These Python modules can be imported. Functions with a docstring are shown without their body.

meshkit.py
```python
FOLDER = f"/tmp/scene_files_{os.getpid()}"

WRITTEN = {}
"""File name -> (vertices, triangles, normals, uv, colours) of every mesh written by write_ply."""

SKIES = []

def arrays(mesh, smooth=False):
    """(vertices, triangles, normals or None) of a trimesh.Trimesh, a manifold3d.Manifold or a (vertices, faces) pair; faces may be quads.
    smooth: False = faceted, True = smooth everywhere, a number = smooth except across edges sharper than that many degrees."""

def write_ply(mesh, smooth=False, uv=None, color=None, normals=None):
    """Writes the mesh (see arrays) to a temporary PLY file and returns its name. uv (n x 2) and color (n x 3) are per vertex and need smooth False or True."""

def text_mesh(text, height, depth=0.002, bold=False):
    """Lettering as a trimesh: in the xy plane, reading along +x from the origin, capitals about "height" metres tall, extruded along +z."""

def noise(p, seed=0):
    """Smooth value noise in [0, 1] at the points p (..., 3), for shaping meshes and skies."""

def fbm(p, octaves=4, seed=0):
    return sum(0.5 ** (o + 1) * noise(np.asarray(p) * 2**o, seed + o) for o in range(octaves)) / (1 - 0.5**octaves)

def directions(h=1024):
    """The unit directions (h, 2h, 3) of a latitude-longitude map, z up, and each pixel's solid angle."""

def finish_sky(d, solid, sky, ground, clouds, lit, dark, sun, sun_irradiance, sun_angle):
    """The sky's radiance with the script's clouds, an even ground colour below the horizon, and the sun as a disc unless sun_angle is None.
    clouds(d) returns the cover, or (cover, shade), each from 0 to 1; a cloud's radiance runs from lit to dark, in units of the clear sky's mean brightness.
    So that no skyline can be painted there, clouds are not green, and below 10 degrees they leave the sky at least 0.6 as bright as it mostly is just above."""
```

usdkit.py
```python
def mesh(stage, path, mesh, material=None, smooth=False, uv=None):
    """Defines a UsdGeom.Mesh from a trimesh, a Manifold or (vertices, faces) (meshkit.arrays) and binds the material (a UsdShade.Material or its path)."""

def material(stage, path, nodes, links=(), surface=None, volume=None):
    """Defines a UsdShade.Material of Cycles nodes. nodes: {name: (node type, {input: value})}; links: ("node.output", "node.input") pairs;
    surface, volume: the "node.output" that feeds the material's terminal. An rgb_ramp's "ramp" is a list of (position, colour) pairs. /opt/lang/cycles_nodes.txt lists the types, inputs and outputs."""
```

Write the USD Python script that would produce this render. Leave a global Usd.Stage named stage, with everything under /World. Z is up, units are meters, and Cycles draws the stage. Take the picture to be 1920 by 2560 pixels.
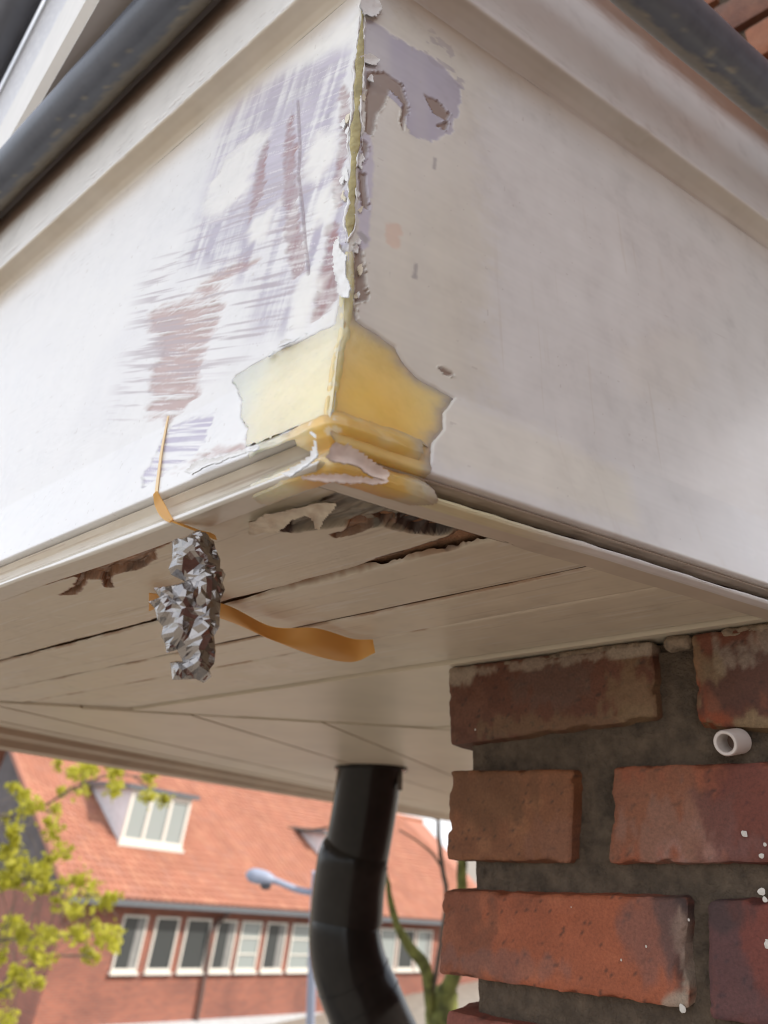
import math, numpy as np, trimesh, usdkit, meshkit, shapely
from shapely.geometry import Polygon, LineString
from pxr import Usd, UsdGeom, UsdLux, UsdShade, Sdf, Gf, Vt

stage = Usd.Stage.CreateInMemory()
UsdGeom.SetStageUpAxis(stage, 'Z'); UsdGeom.SetStageMetersPerUnit(stage, 1.0)
UsdGeom.Xform.Define(stage, '/World'); UsdGeom.Scope.Define(stage, '/World/Looks')
mat = lambda name, nodes, links=(), surface='p.BSDF': usdkit.material(stage, '/World/Looks/' + name, nodes, links, surface)

# ------------------------------------------------------------------ camera, sky, sun, exposure
EYE = np.array([0, 0, 5.2])              # the photographer stands on a ladder
F, PITCH, ROLL = 1800.0, math.radians(24.73), math.radians(1.55)
EXPOSURE = 0.68
SUN_AZ, SUN_EL, SUN_I, SKY_S = math.radians(106), math.radians(40), 0.85, 0.13
def basis():
    cp, sp, c, s = math.cos(PITCH), math.sin(PITCH), math.cos(ROLL), math.sin(ROLL)
    f, u, r = np.array([0, cp, sp]), np.array([0, -sp, cp]), np.array([1., 0, 0])
    return np.array([c*r + s*u, -(-s*r + c*u), f])
M = basis()                              # rows: right, down, forward
cam = UsdGeom.Camera.Define(stage, '/World/camera')
mm = np.eye(4); mm[0, :3], mm[1, :3], mm[2, :3], mm[3, :3] = M[0], -M[1], -M[2], EYE
cam.AddTransformOp().Set(Gf.Matrix4d(mm.tolist()))
cam.CreateHorizontalApertureAttr(36.0); cam.CreateVerticalApertureAttr(48.0)
cam.CreateFocalLengthAttr(36.0*F/1920); cam.CreateClippingRangeAttr(Gf.Vec2f(0.02, 2000))
cam.CreateFStopAttr(12.5); cam.CreateFocusDistanceAttr(0.345); cam.CreateExposureAttr(EXPOSURE)
sky = UsdLux.DomeLight.Define(stage, '/World/sky')
usdkit.material(stage, '/World/Looks/sky_air', {'s': ('sky_texture', {'sky_type': 'single_scattering', 'sun_disc': False, 'sun_elevation': SUN_EL, 'sun_rotation': SUN_AZ, 'aerosol_density': 2.5}),
    'tc': ('texture_coordinate', {}), 'm': ('mapping', {'scale': (1.0, 1.0, 2.2)}), 'n': ('noise_texture', {'scale': 1.7, 'detail': 5, 'roughness': 0.6}),
    'r': ('rgb_ramp', {'ramp': [(0.25, (0, 0, 0)), (0.6, (1, 1, 1))]}), 'x': ('mix_color', {'b': (7.2, 7.3, 7.6), 'use_clamp': False}), 'b': ('background_shader', {'strength': SKY_S})},
    [('tc.generated', 'm.vector'), ('m.vector', 'n.vector'), ('n.fac', 'r.fac'), ('s.color', 'x.a'), ('r.color', 'x.fac'), ('x.result', 'b.color')], surface='b.background')
UsdShade.MaterialBindingAPI.Apply(sky.GetPrim()).Bind(UsdShade.Material.Get(stage, '/World/Looks/sky_air'))
sky.GetPrim().SetCustomDataByKey('kind', 'structure'); sky.GetPrim().SetCustomDataByKey('label', 'bright white sky with thin cloud')
sun = UsdLux.DistantLight.Define(stage, '/World/sun')
sun.CreateIntensityAttr(SUN_I); sun.CreateAngleAttr(1.0); sun.CreateColorAttr(Gf.Vec3f(1.0, 0.93, 0.84)); sun.CreateNormalizeAttr(True)
sd = np.array([math.sin(SUN_AZ)*math.cos(SUN_EL), math.cos(SUN_AZ)*math.cos(SUN_EL), math.sin(SUN_EL)])
x_ = np.cross([0, 0, 1], sd); x_ /= np.linalg.norm(x_); y_ = np.cross(sd, x_)
ms = np.eye(4); ms[0, :3], ms[1, :3], ms[2, :3] = x_, y_, sd
sun.AddTransformOp().Set(Gf.Matrix4d(ms.tolist()))

# ------------------------------------------------------------------ measuring helpers (all relative to the eye)
def ray(x, y): return M.T @ np.array([(x-960)/F, (y-1280)/F, 1.0])
def onz(q, z): r = ray(*q); return r*(z/r[2])
def onplane(q, n, d): r = ray(*q); return r*(d/(n @ r))
def atdepth(q, D): return ray(*q)*D
AL, AR = math.radians(-51.0), math.radians(58.4)
uL = np.array([math.sin(AL), math.cos(AL), 0]); uR = np.array([math.sin(AR), math.cos(AR), 0])
nL = np.array([-uL[1], uL[0], 0]); nR = np.array([uR[1], -uR[0], 0]); Z = np.array([0, 0, 1.0])
A2 = np.linalg.inv(np.array([nL[:2], nR[:2]]))
def corner(dl, dr): return np.append(A2 @ np.array([dl, dr]), 0.0)
def d1(pts): return [(x*0.5787+300, y*0.5787+600) for x, y in pts]       # three enlargements of the photograph in which outlines were read
def d2(pts): return [(440+x*0.4823, y*0.4823) for x, y in pts]
def dd(pts): return [(x*1.1573, y*1.1573) for x, y in pts]
def d4(pts): return [(x*0.5787, 1150+y*0.5787) for x, y in pts]
def d4b(pts): return [(620+x*0.42194, 1160+y*0.42194) for x, y in pts]
def d6(pts): return [(x*0.5787, 1850+y*0.5787) for x, y in pts]
def d6b(pts): return [(700+x*0.321, 1850+y*0.321) for x, y in pts]
def d7(pts): return [(960+x*0.5787, 1700+y*0.5787) for x, y in pts]
def d5b(pts): return [(1100+x*0.4943, 1500+y*0.4943) for x, y in pts]
def noise(p, s, seed=0): return meshkit.noise(np.asarray(p)*s, seed)*2-1
def fbm(p, s, o=4, seed=0): return meshkit.fbm(np.asarray(p)*s, o, seed)*2-1
def sstep(a, b, x): t = np.clip((x-a)/(b-a), 0, 1); return t*t*(3-2*t)
def sdist(P, poly):
    """Distance of the 2-D points P to the polygon's outline, positive inside."""
    poly = np.asarray(poly, float); out = np.full(len(P), 9e9); ins = np.zeros(len(P), bool)
    for a, b in zip(poly, np.roll(poly, -1, 0)):
        e = b-a; w = P-a; t = np.clip((w @ e)/max(e @ e, 1e-18), 0, 1); out = np.minimum(out, ((w-t[:, None]*e)**2).sum(1))
        if a[1] != b[1]:
            c = ((a[1] <= P[:, 1]) != (b[1] <= P[:, 1])); ins ^= c & (P[:, 0] < a[0]+(P[:, 1]-a[1])/(b[1]-a[1])*e[0])
    return np.where(ins, 1, -1)*np.sqrt(out)

# ------------------------------------------------------------------ object helpers
class Node:
    def __init__(self, path, base): self.path, self.base = path, np.asarray(base, float)
def free(parent, name):
    p, i = f'{parent}/{name}', 0
    while stage.GetPrimAtPath(p): i += 1; p = f'{parent}/{name}_{i:03d}'
    return p
def tag(prim, label=None, cat=None, group=None, kind=None):
    for k, v in (('label', label), ('category', cat), ('group', group), ('kind', kind)):
        if v: prim.SetCustomDataByKey(k, v)
def thing(name, label, cat, base, group=None, kind=None):
    p = free('/World', name); x = UsdGeom.Xform.Define(stage, p); b = np.asarray(base, float)+EYE
    x.AddTranslateOp().Set(Gf.Vec3d(*b.tolist())); tag(x.GetPrim(), label, cat, group, kind); return Node(p, base)
def part(parent, name, m, material, smooth=30, col=None, label=None, kind=None):
    v, f = (np.asarray(m[0], float), np.asarray(m[1], int)) if isinstance(m, tuple) else (np.array(m.vertices), np.array(m.faces))
    p = free(parent.path, name)
    g = usdkit.mesh(stage, p, (v-parent.base, f), material, True if col is not None and smooth else smooth)
    if col is not None:
        UsdGeom.PrimvarsAPI(g).CreatePrimvar('col', Sdf.ValueTypeNames.Color3fArray, 'vertex').Set(Vt.Vec3fArray.FromNumpy(np.asarray(col, np.float32)))
    tag(g.GetPrim(), label, kind=kind); return Node(p, parent.base)
def single(name, m, material, label, cat, group=None, kind=None, smooth=30, col=None):
    n = part(Node('/World', -EYE), name, m, material, smooth, col); tag(stage.GetPrimAtPath(n.path), label, cat, group, kind); return n
def grid_faces(nr, nc, flip=False):
    i = np.arange(nr*nc).reshape(nr, nc); a, b, c, d = i[:-1, :-1].ravel(), i[:-1, 1:].ravel(), i[1:, 1:].ravel(), i[1:, :-1].ravel()
    f = np.vstack([np.stack([a, b, c], 1), np.stack([a, c, d], 1)]); return f[:, ::-1] if flip else f
def join(*ms):
    V, Fc, o = [], [], 0
    for m in ms:
        v, f = m if isinstance(m, tuple) else (m.vertices, m.faces)
        V.append(v); Fc.append(np.asarray(f)+o); o += len(v)
    return np.vstack(V), np.vstack(Fc)
def box(lo, hi, ax=None, at=(0, 0, 0)):
    """A box between two corners in the frame ax (rows are its axes)."""
    lo, hi = np.minimum(lo, hi).astype(float), np.maximum(lo, hi).astype(float)
    b = trimesh.creation.box(extents=hi-lo); v = b.vertices+(lo+hi)/2; f = b.faces
    if ax is not None:
        ax = np.asarray(ax); v = v @ ax
        if np.linalg.det(ax) < 0: f = f[:, ::-1]
    return v+np.asarray(at), f
def catmull(P, n=8):
    P = np.asarray(P, float); Q = np.vstack([2*P[0]-P[1], P, 2*P[-1]-P[-2]]); t = np.linspace(0, 1, n, endpoint=False)[:, None]; out = []
    for i in range(1, len(Q)-2):
        a, b, c, d = Q[i-1:i+3]; out.append(.5*((2*b)+(c-a)*t+(2*a-5*b+4*c-d)*t**2+(3*b-a-3*c+d)*t**3))
    return np.vstack(out+[P[-1:]])
def tube(P, R, k=16, cap=True):
    P = np.asarray(P, float); R = np.broadcast_to(np.asarray(R, float), (len(P),)); T = np.gradient(P, axis=0); T /= np.linalg.norm(T, axis=1)[:, None]
    a = np.cross(T[0], [0.3, 0.9, 0.2]); a /= np.linalg.norm(a); V = []; th = np.linspace(0, 2*np.pi, k, endpoint=False)
    for p, t, r in zip(P, T, R):
        a = a-t*(a @ t); a /= np.linalg.norm(a); b = np.cross(t, a); V.append(p+r*(np.cos(th)[:, None]*a+np.sin(th)[:, None]*b))
    n = len(P); V = np.vstack(V); Fc = []
    i = np.arange(n-1)[:, None]*k; j = np.arange(k)[None]; j2 = (j+1) % k
    Fc = np.vstack([np.stack([(i+j).ravel(), (i+j2).ravel(), (i+k+j2).ravel()], 1), np.stack([(i+j).ravel(), (i+k+j2).ravel(), (i+k+j).ravel()], 1)])
    if cap:
        V = np.vstack([V, P[:1], P[-1:]]); c0, c1 = n*k, n*k+1; j = np.arange(k)
        Fc = np.vstack([Fc, np.stack([np.full(k, c0), (j+1) % k, j], 1), np.stack([np.full(k, c1), (n-1)*k+j, (n-1)*k+(j+1) % k], 1)])
    return V, Fc
def poly_prism(xy, z0, z1):
    m = trimesh.creation.extrude_polygon(Polygon(xy).buffer(0), z1-z0, engine='earcut'); return m.vertices+[0, 0, z0], m.faces

# ------------------------------------------------------------------ materials
def vcol_mat(name, rough=0.4, grain=(60, 60, 900), bump=0.25, dist=0.0006, spec=0.5, sss=None, coat=0.0):
    n = {'a': ('attribute', {'attribute': 'col'}), 'g': ('geometry', {}), 'mp': ('mapping', {'scale': grain, 'rotation': (0, 0, -AL)}),
         'n': ('noise_texture', {'scale': 1.0, 'detail': 5, 'roughness': 0.65}), 'nb': ('noise_texture', {'scale': 38.0, 'detail': 5, 'roughness': 0.6}),
         'r': ('map_range', {'from_min': 0.3, 'from_max': 0.7, 'to_min': rough-0.08, 'to_max': rough+0.12}), 'b': ('bump', {'strength': bump, 'distance': dist}),
         'h': ('hsv', {}), 'v': ('map_range', {'from_min': 0.25, 'from_max': 0.75, 'to_min': 0.93, 'to_max': 1.05}),
         'p': ('principled_bsdf', {'specular_ior_level': spec, 'coat_weight': coat, 'coat_roughness': 0.2})}
    if sss: n['p'][1].update({'subsurface_weight': sss[0], 'subsurface_scale': sss[1], 'subsurface_radius': (1.0, 0.6, 0.25)})
    return mat(name, n, [('g.position', 'mp.vector'), ('mp.vector', 'n.vector'), ('g.position', 'nb.vector'), ('n.fac', 'b.height'), ('b.normal', 'p.normal'), ('nb.fac', 'r.value'), ('r.result', 'p.roughness'),
                         ('nb.fac', 'v.value'), ('v.result', 'h.value'), ('a.color', 'h.color'), ('h.color', 'p.base_color')])
def plain(name, c, rough=0.5, metal=0.0, var=0.12, scale=8.0, bump=0.0, bscale=60.0, dist=0.003, spec=0.5):
    n = {'g': ('geometry', {}), 'n': ('noise_texture', {'scale': scale, 'detail': 6, 'roughness': 0.6}), 'nb': ('noise_texture', {'scale': bscale, 'detail': 5, 'roughness': 0.6}),
         'r': ('rgb_ramp', {'ramp': [(0.3, tuple(np.array(c)*(1-var))), (0.7, tuple(np.clip(np.array(c)*(1+var), 0, 1)))]}), 'b': ('bump', {'strength': bump, 'distance': dist}),
         'p': ('principled_bsdf', {'roughness': rough, 'metallic': metal, 'specular_ior_level': spec})}
    return mat(name, n, [('g.position', 'n.vector'), ('g.position', 'nb.vector'), ('n.fac', 'r.fac'), ('r.color', 'p.base_color'), ('nb.fac', 'b.height'), ('b.normal', 'p.normal')])
M_PAINT = vcol_mat('old_paint', 0.36, (45, 700, 700), 0.12, 0.0004, coat=0.25)
M_SOFFIT = vcol_mat('soffit_paint', 0.38, (45, 700, 700), 0.30, 0.0005)
M_FILLER = vcol_mat('yellow_filler', 0.32, (500, 500, 500), 0.25, 0.0004, 0.5, (0.55, 0.006), 0.15)
M_CORE = plain('rotten_wood', (0.30, 0.165, 0.09), 0.8, var=0.5, scale=60, bump=0.8, bscale=260, dist=0.002)
M_DARK = plain('hollow_dark', (0.05, 0.035, 0.028), 0.9, var=0.4, scale=90)
M_WHITE = plain('white_paint', (0.72, 0.70, 0.66), 0.45, var=0.05, scale=30, bump=0.2, bscale=300, dist=0.0006)
M_PLASTER = plain('white_plaster', (0.80, 0.80, 0.79), 0.6, var=0.05, scale=60, bump=0.4, bscale=500, dist=0.0008)
M_PINK = plain('pale_paint_skin', (0.66, 0.54, 0.46), 0.45, var=0.15, scale=120, bump=0.3, bscale=500, dist=0.0008)
M_SPLASH = plain('dried_splash', (0.58, 0.55, 0.50), 0.6, var=0.15, scale=300)
M_SKIN = plain('torn_skin', (0.70, 0.64, 0.50), 0.5, var=0.15, scale=120, bump=0.3, bscale=500, dist=0.0008)
M_OLIVE = plain('olive_filler', (0.38, 0.32, 0.13), 0.45, var=0.25, scale=90, bump=0.4, bscale=500, dist=0.0008)

M_ZINC = vcol_mat('zinc_skin', 0.30, (30, 200, 200), 0.15, 0.0004, 0.6)
M_ZINCP = plain('zinc_plain', (0.12, 0.13, 0.155), 0.38, var=0.12, scale=30)
M_PIPE = mat('pipe_black', {'g': ('geometry', {}), 'n': ('noise_texture', {'scale': 9, 'detail': 6, 'roughness': 0.65}), 'r': ('rgb_ramp', {'ramp': [(0.35, (0.010, 0.0095, 0.009)), (0.75, (0.020, 0.018, 0.016))]}),
    'q': ('map_range', {'from_min': 0.3, 'from_max': 0.7, 'to_min': 0.14, 'to_max': 0.26}), 'p': ('principled_bsdf', {'specular_ior_level': 0.28})},
    [('g.position', 'n.vector'), ('n.fac', 'r.fac'), ('r.color', 'p.base_color'), ('n.fac', 'q.value'), ('q.result', 'p.roughness')])
M_FOIL = mat('foil', {'g': ('geometry', {}), 'n': ('noise_texture', {'scale': 260, 'detail': 4, 'roughness': 0.6, 'distortion': 1.5}), 'b': ('bump', {'strength': 0.12, 'distance': 0.0006}),
    'p': ('principled_bsdf', {'base_color': (0.35, 0.33, 0.32), 'metallic': 1.0, 'roughness': 0.2})}, [('g.position', 'n.vector'), ('n.fac', 'b.height'), ('b.normal', 'p.normal')])
M_TAPE = mat('orange_tape', {'d': ('principled_bsdf', {'base_color': (0.82, 0.50, 0.15), 'roughness': 0.42}), 't': ('translucent_bsdf', {'color': (0.9, 0.58, 0.2)}), 'p': ('mix_closure', {'fac': 0.35})},
    [('d.BSDF', 'p.closure1'), ('t.BSDF', 'p.closure2')], 'p.closure')
def brick_mat(name, lo, mid, hi, stain=0.35):
    return mat(name, {'g': ('geometry', {}), 'n': ('noise_texture', {'scale': 26, 'detail': 7, 'roughness': 0.68}), 'f': ('noise_texture', {'scale': 420, 'detail': 6, 'roughness': 0.75}), 'd': ('noise_texture', {'scale': 11, 'detail': 5, 'distortion': 0.6}),
        'r': ('rgb_ramp', {'ramp': [(0.28, lo), (0.5, mid), (0.75, hi)]}), 'dr': ('rgb_ramp', {'ramp': [(0.47, (0, 0, 0)), (0.72, (stain, stain, stain))]}), 'x': ('mix_color', {'b': (0.12, 0.085, 0.06)}),
        'fr': ('rgb_ramp', {'ramp': [(0.3, (0.72, 0.72, 0.72)), (0.62, (1.1, 1.1, 1.1))]}), 'y': ('mix_color', {'blend_type': 'multiply', 'fac': 1.0}),
        'vor': ('voronoi_texture', {'scale': 110, 'randomness': 1.0}), 'vr': ('rgb_ramp', {'ramp': [(0.0, (1, 1, 1)), (0.075, (0, 0, 0))]}), 'w': ('mix_color', {'b': (0.42, 0.33, 0.26)}),
        'wm': ('math', {'math_type': 'multiply'}), 'wn': ('rgb_ramp', {'ramp': [(0.6, (0, 0, 0)), (0.66, (0.8, 0.8, 0.8))]}),
        'ad': ('math', {'math_type': 'add'}), 'b': ('bump', {'strength': 0.55, 'distance': 0.0016}), 'p': ('principled_bsdf', {'roughness': 0.72, 'specular_ior_level': 0.45})},
        [('g.position', k+'.vector') for k in ('n', 'f', 'd', 'vor')] + [('n.fac', 'r.fac'), ('d.fac', 'dr.fac'), ('dr.color', 'x.fac'), ('r.color', 'x.a'), ('x.result', 'y.a'), ('f.fac', 'fr.fac'), ('fr.color', 'y.b'),
         ('vor.distance', 'vr.fac'), ('vr.color', 'wm.value1'), ('n.fac', 'wn.fac'), ('wn.color', 'wm.value2'), ('wm.value', 'w.fac'), ('y.result', 'w.a'), ('w.result', 'p.base_color'),
         ('f.fac', 'ad.value1'), ('n.fac', 'ad.value2'), ('ad.value', 'b.height'), ('b.normal', 'p.normal')])
M_BR = [brick_mat('brick_brown', (0.10, 0.045, 0.028), (0.17, 0.065, 0.036), (0.25, 0.105, 0.055), 0.6), brick_mat('brick_orange', (0.20, 0.075, 0.035), (0.30, 0.105, 0.045), (0.36, 0.14, 0.065)),
        brick_mat('brick_red', (0.22, 0.07, 0.042), (0.33, 0.10, 0.055), (0.38, 0.14, 0.08), 0.3), brick_mat('brick_purple', (0.11, 0.05, 0.045), (0.20, 0.075, 0.06), (0.29, 0.12, 0.09), 0.55)]
M_MORTAR = plain('mortar', (0.135, 0.098, 0.066), 0.9, var=0.45, scale=90, bump=1.0, bscale=420, dist=0.006)

# ================================================================== THE SETTING
ground_mat = plain('paving', (0.225, 0.195, 0.16), 0.85, var=0.2, scale=3)
g = single('ground', (np.array([[-400, -400, -5.2], [400, -400, -5.2], [400, 400, -5.2], [-400, 400, -5.2]]), np.array([[0, 1, 2], [0, 2, 3]])), ground_mat, 'pale paved ground below the eaves', None, kind='structure', smooth=False)

# ================================================================== THE EAVES: wooden box gutter of the bay
ZS = 0.1174
def dof(n, q, z): return float(n @ onz(q, z))
eaves = thing('wooden_eaves', 'white painted wooden eaves corner with peeling paint and a yellow filled repair', 'eaves', (0, 0.3, ZS))
C_W = np.array([0.79, 0.785, 0.775]); C_CREAM = np.array([0.74, 0.70, 0.58]); C_LIL = np.array([0.37, 0.335, 0.43]); C_BARE = np.array([0.24, 0.125, 0.11]); C_BROWN = np.array([0.27, 0.19, 0.145])
def prof_sample(pts, step, radius=None):
    """Resamples a polyline of (d, z) evenly, about one point each step."""
    pts = np.asarray(pts, float); L = np.r_[0, np.cumsum(np.linalg.norm(np.diff(pts, axis=0), axis=1))]; n = max(int(L[-1]/step)+1, 2); s = np.linspace(0, L[-1], n)
    s = np.unique(np.r_[s, L]); return np.stack([np.interp(s, L, pts[:, 0]), np.interp(s, L, pts[:, 1])], 1)
def smooth_prof(p, k=2):
    p = p.copy()
    for _ in range(k): p[1:-1] = .25*p[:-2]+.5*p[1:-1]+.25*p[2:]
    return p
def face(left, prof, other, T, disp=None):
    """A sheet along one side: profile points prof (d, z), mitred against the other side's profile; T: distances from the corner. Returns vertices, faces, a, d-z of every vertex."""
    u, n = (uL, nL) if left else (uR, nR); m = len(prof)
    C = np.array([corner(p[0], q[0]) if left else corner(q[0], p[0]) for p, q in zip(prof, other)]); a0 = C @ u
    a = a0[:, None]+T[None]; V = a[..., None]*u+prof[:, 0][:, None, None]*n+prof[:, 1][:, None, None]*Z
    t = np.gradient(prof, axis=0); t /= np.linalg.norm(t, axis=1)[:, None]; nn = t[:, 1][:, None]*n-t[:, 0][:, None]*Z
    N = np.broadcast_to(nn[:, None], V.shape)
    return V.reshape(-1, 3), grid_faces(m, len(T), flip=left), a.ravel(), np.repeat(prof, len(T), 0), N.reshape(-1, 3)
def match(p, q):
    """Resamples profile q to as many points as p, by relative length."""
    f = lambda r: np.r_[0, np.cumsum(np.linalg.norm(np.diff(r, axis=0), axis=1))]
    a, b = f(p), f(q); a /= a[-1]; b /= b[-1]; return np.stack([np.interp(a, b, q[:, 0]), np.interp(a, b, q[:, 1])], 1)
steps = lambda fine, to, end, k=1.12, mx=0.02: np.array((lambda o: o)([*np.arange(0, to, fine)] + (lambda r: r)([x for x in _grow(to, fine, end, k, mx)])))
def _grow(t, h, end, k, mx):
    while t < end: yield t; h = min(h*k, mx); t += h
    yield end
# fascia: flat board between the crease and the cove, flaring out to its lower lip
PL = np.array([(-0.1630, 0.1340), (-0.1566, 0.135), (-0.1568, 0.1365), (-0.168, 0.183), (-0.168, 0.4145)]); PR = np.array([(-0.2000, 0.1262), (-0.1950, 0.127), (-0.1952, 0.1285), (-0.206, 0.176), (-0.206, 0.4312)])
fl, fr = smooth_prof(prof_sample(PL, 0.0008), 4), smooth_prof(prof_sample(PR, 0.0009), 4)

def masks(left, a, dz, polys, seed, along=(90, 500), warp=0.0):
    """Soft masks of outlines read in the photograph, laid on the flat of the board; ragged along the grain."""
    u, n, d0 = (uL, nL, -0.168) if left else (uR, nR, -0.206)
    P = np.stack([a, dz[:, 1]], 1); out = []; q_ = np.c_[P, P[:, :1]*0+seed]; P = P+warp*np.stack([fbm(q_, 45, 3, seed+70), fbm(q_, 45, 3, seed+71)], 1)
    for i, (pts, am, so) in enumerate(polys):
        Q = np.array([(p @ u, p[2]) for p in (onplane(q, n, d0) for q in pts)])
        w = np.stack([a*along[0], dz[:, 1]*along[1], np.full(len(a), i*7.3+seed)], 1)
        s = sdist(P, Q)+am*(fbm(w, 1.0, 4, seed+i))
        out.append(sstep(-so, so, s))
    return out
def mix(c, col, m): return c*(1-m[:, None])+np.asarray(col)*m[:, None]

# filler outline on both faces
FILL_L = d1([(962, 230), (945, 290), (930, 366), (780, 440), (640, 505), (500, 585), (484, 612), (545, 700), (560, 790), (615, 850), (622, 935), (740, 905), (860, 850), (900, 1010), (1010, 800), (1010, 240)])
FILL_R = d1([(930, 230), (1004, 270), (1020, 345), (1100, 400), (1190, 462), (1230, 540), (1290, 600), (1442, 684), (1375, 760), (1365, 840), (1300, 905), (1275, 1000), (1250, 1100), (800, 1000), (820, 640)])

T_L = steps(0.0008, 0.235, 0.56); v, f, a, dz, N = face(True, fl, match(fl, fr), T_L)
tL = np.tile(T_L, len(fl)); G = np.stack([a*14, dz[:, 1]*900, a*0], 1)
grain = fbm(G, 1.0, 3, 3); diag = fbm(np.stack([(a*0.94+dz[:, 1]*0.34)*25, (dz[:, 1]*0.94-a*0.34)*620, a*0+4], 1), 1.0, 3, 9)
big = d2([(960, 235), (945, 250), (800, 265), (640, 330), (480, 420), (330, 520), (250, 650), (190, 820), (150, 990), (90, 1180), (60, 1330), (250, 1420), (380, 1520), (440, 1700), (560, 1720), (620, 1650), (780, 1660), (860, 1560), (900, 1400), (930, 800)])
whites = [d2(p) for p in ([(440, 680), (480, 700), (400, 850), (370, 1000), (240, 1120), (150, 1110), (170, 960), (260, 830), (380, 720)], [(845, 670), (845, 760), (800, 860), (730, 930), (680, 910), (665, 850), (720, 690)],
    [(820, 940), (835, 1060), (790, 1170), (720, 1160), (695, 1080), (760, 1000)], [(520, 1060), (500, 1130), (440, 1240), (380, 1275), (350, 1230), (400, 1140)],
    [(740, 1380), (760, 1450), (700, 1600), (660, 1700), (600, 1690), (610, 1560), (660, 1420)], [(830, 1560), (850, 1640), (760, 1700), (740, 1640)], [(600, 300), (900, 120), (960, 60), (945, 200), (830, 240), (660, 330)])]
bares = [d2(p) for p in ([(600, 560), (620, 700), (620, 900), (640, 1150), (665, 1400), (610, 1450), (575, 1250), (560, 900), (560, 700)], [(860, 420), (915, 600), (900, 750), (880, 880), (868, 1060), (825, 1085), (815, 950), (845, 860), (860, 650), (850, 500)],
    [(820, 1150), (845, 1300), (835, 1550), (740, 1650), (705, 1660), (755, 1450), (770, 1200)], [(420, 840), (470, 700), (450, 1000), (380, 1160)])]
reds = [dd(p) for p in ([(482, 640), (470, 700), (425, 780), (428, 860), (372, 902), (320, 890), (320, 830), (345, 760), (322, 680), (390, 640)], [(560, 560), (500, 600), (440, 640), (420, 630), (470, 590), (520, 560)], [(418, 1030), (470, 992), (560, 972), (558, 985), (480, 1012)])]
lil2 = dd([(372, 925), (470, 902), (466, 950), (455, 990), (350, 1062), (342, 1040), (365, 960)])
greyin = dd([(700, 520), (610, 560), (560, 700), (620, 720), (690, 640)])
mm_ = masks(True, a, dz, [(big, .004, .009)], 11, (60, 60), 0.005)+masks(True, a, dz, [(p, .006, .0055) for p in whites], 13, (120, 200), 0.003)+masks(True, a, dz, [(p, .0035, .0016) for p in bares] + [(p, .008, .0042) for p in reds] + [(lil2, .003, .0012)], 17, (120, 480), 0.003)
mm_ += masks(True, a, dz, [(FILL_L, .0009, .0006)], 11)
low = fbm(np.stack([a*9, dz[:, 1]*16, a*0+8], 1), 1.0, 4, 31)
col = np.broadcast_to(C_W, v.shape).copy()
col = mix(col, [0.74, 0.735, 0.74], sstep(0.0, 0.5, low)*0.7)
streak = sstep(-0.55, 0.35, diag)
vst = fbm(np.stack([(a+0.25*dz[:, 1])*170, dz[:, 1]*16, a*0+21], 1), 1.0, 4, 91); mbig = mm_[0]*(0.12+0.88*sstep(-0.35, 0.30, 0.75*low+0.30*diag+0.75*vst))
lilac_c = C_LIL[None]*(1+0.30*diag[:, None])+np.array([0.12, 0.12, 0.11])*sstep(-0.1, .5, low)[:, None]
col = col*(1-0.88*mbig[:, None])+0.88*mbig[:, None]*lilac_c*np.array([0.97, 0.96, 0.96])
for m in mm_[8:12]: col = mix(col, C_BARE[None]*np.array([1.15, 1.05, 1.1])*(1+0.25*vst[:, None]), m*(0.40+0.5*streak)*(0.75+0.25*sstep(-.2, .3, vst)))
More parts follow.
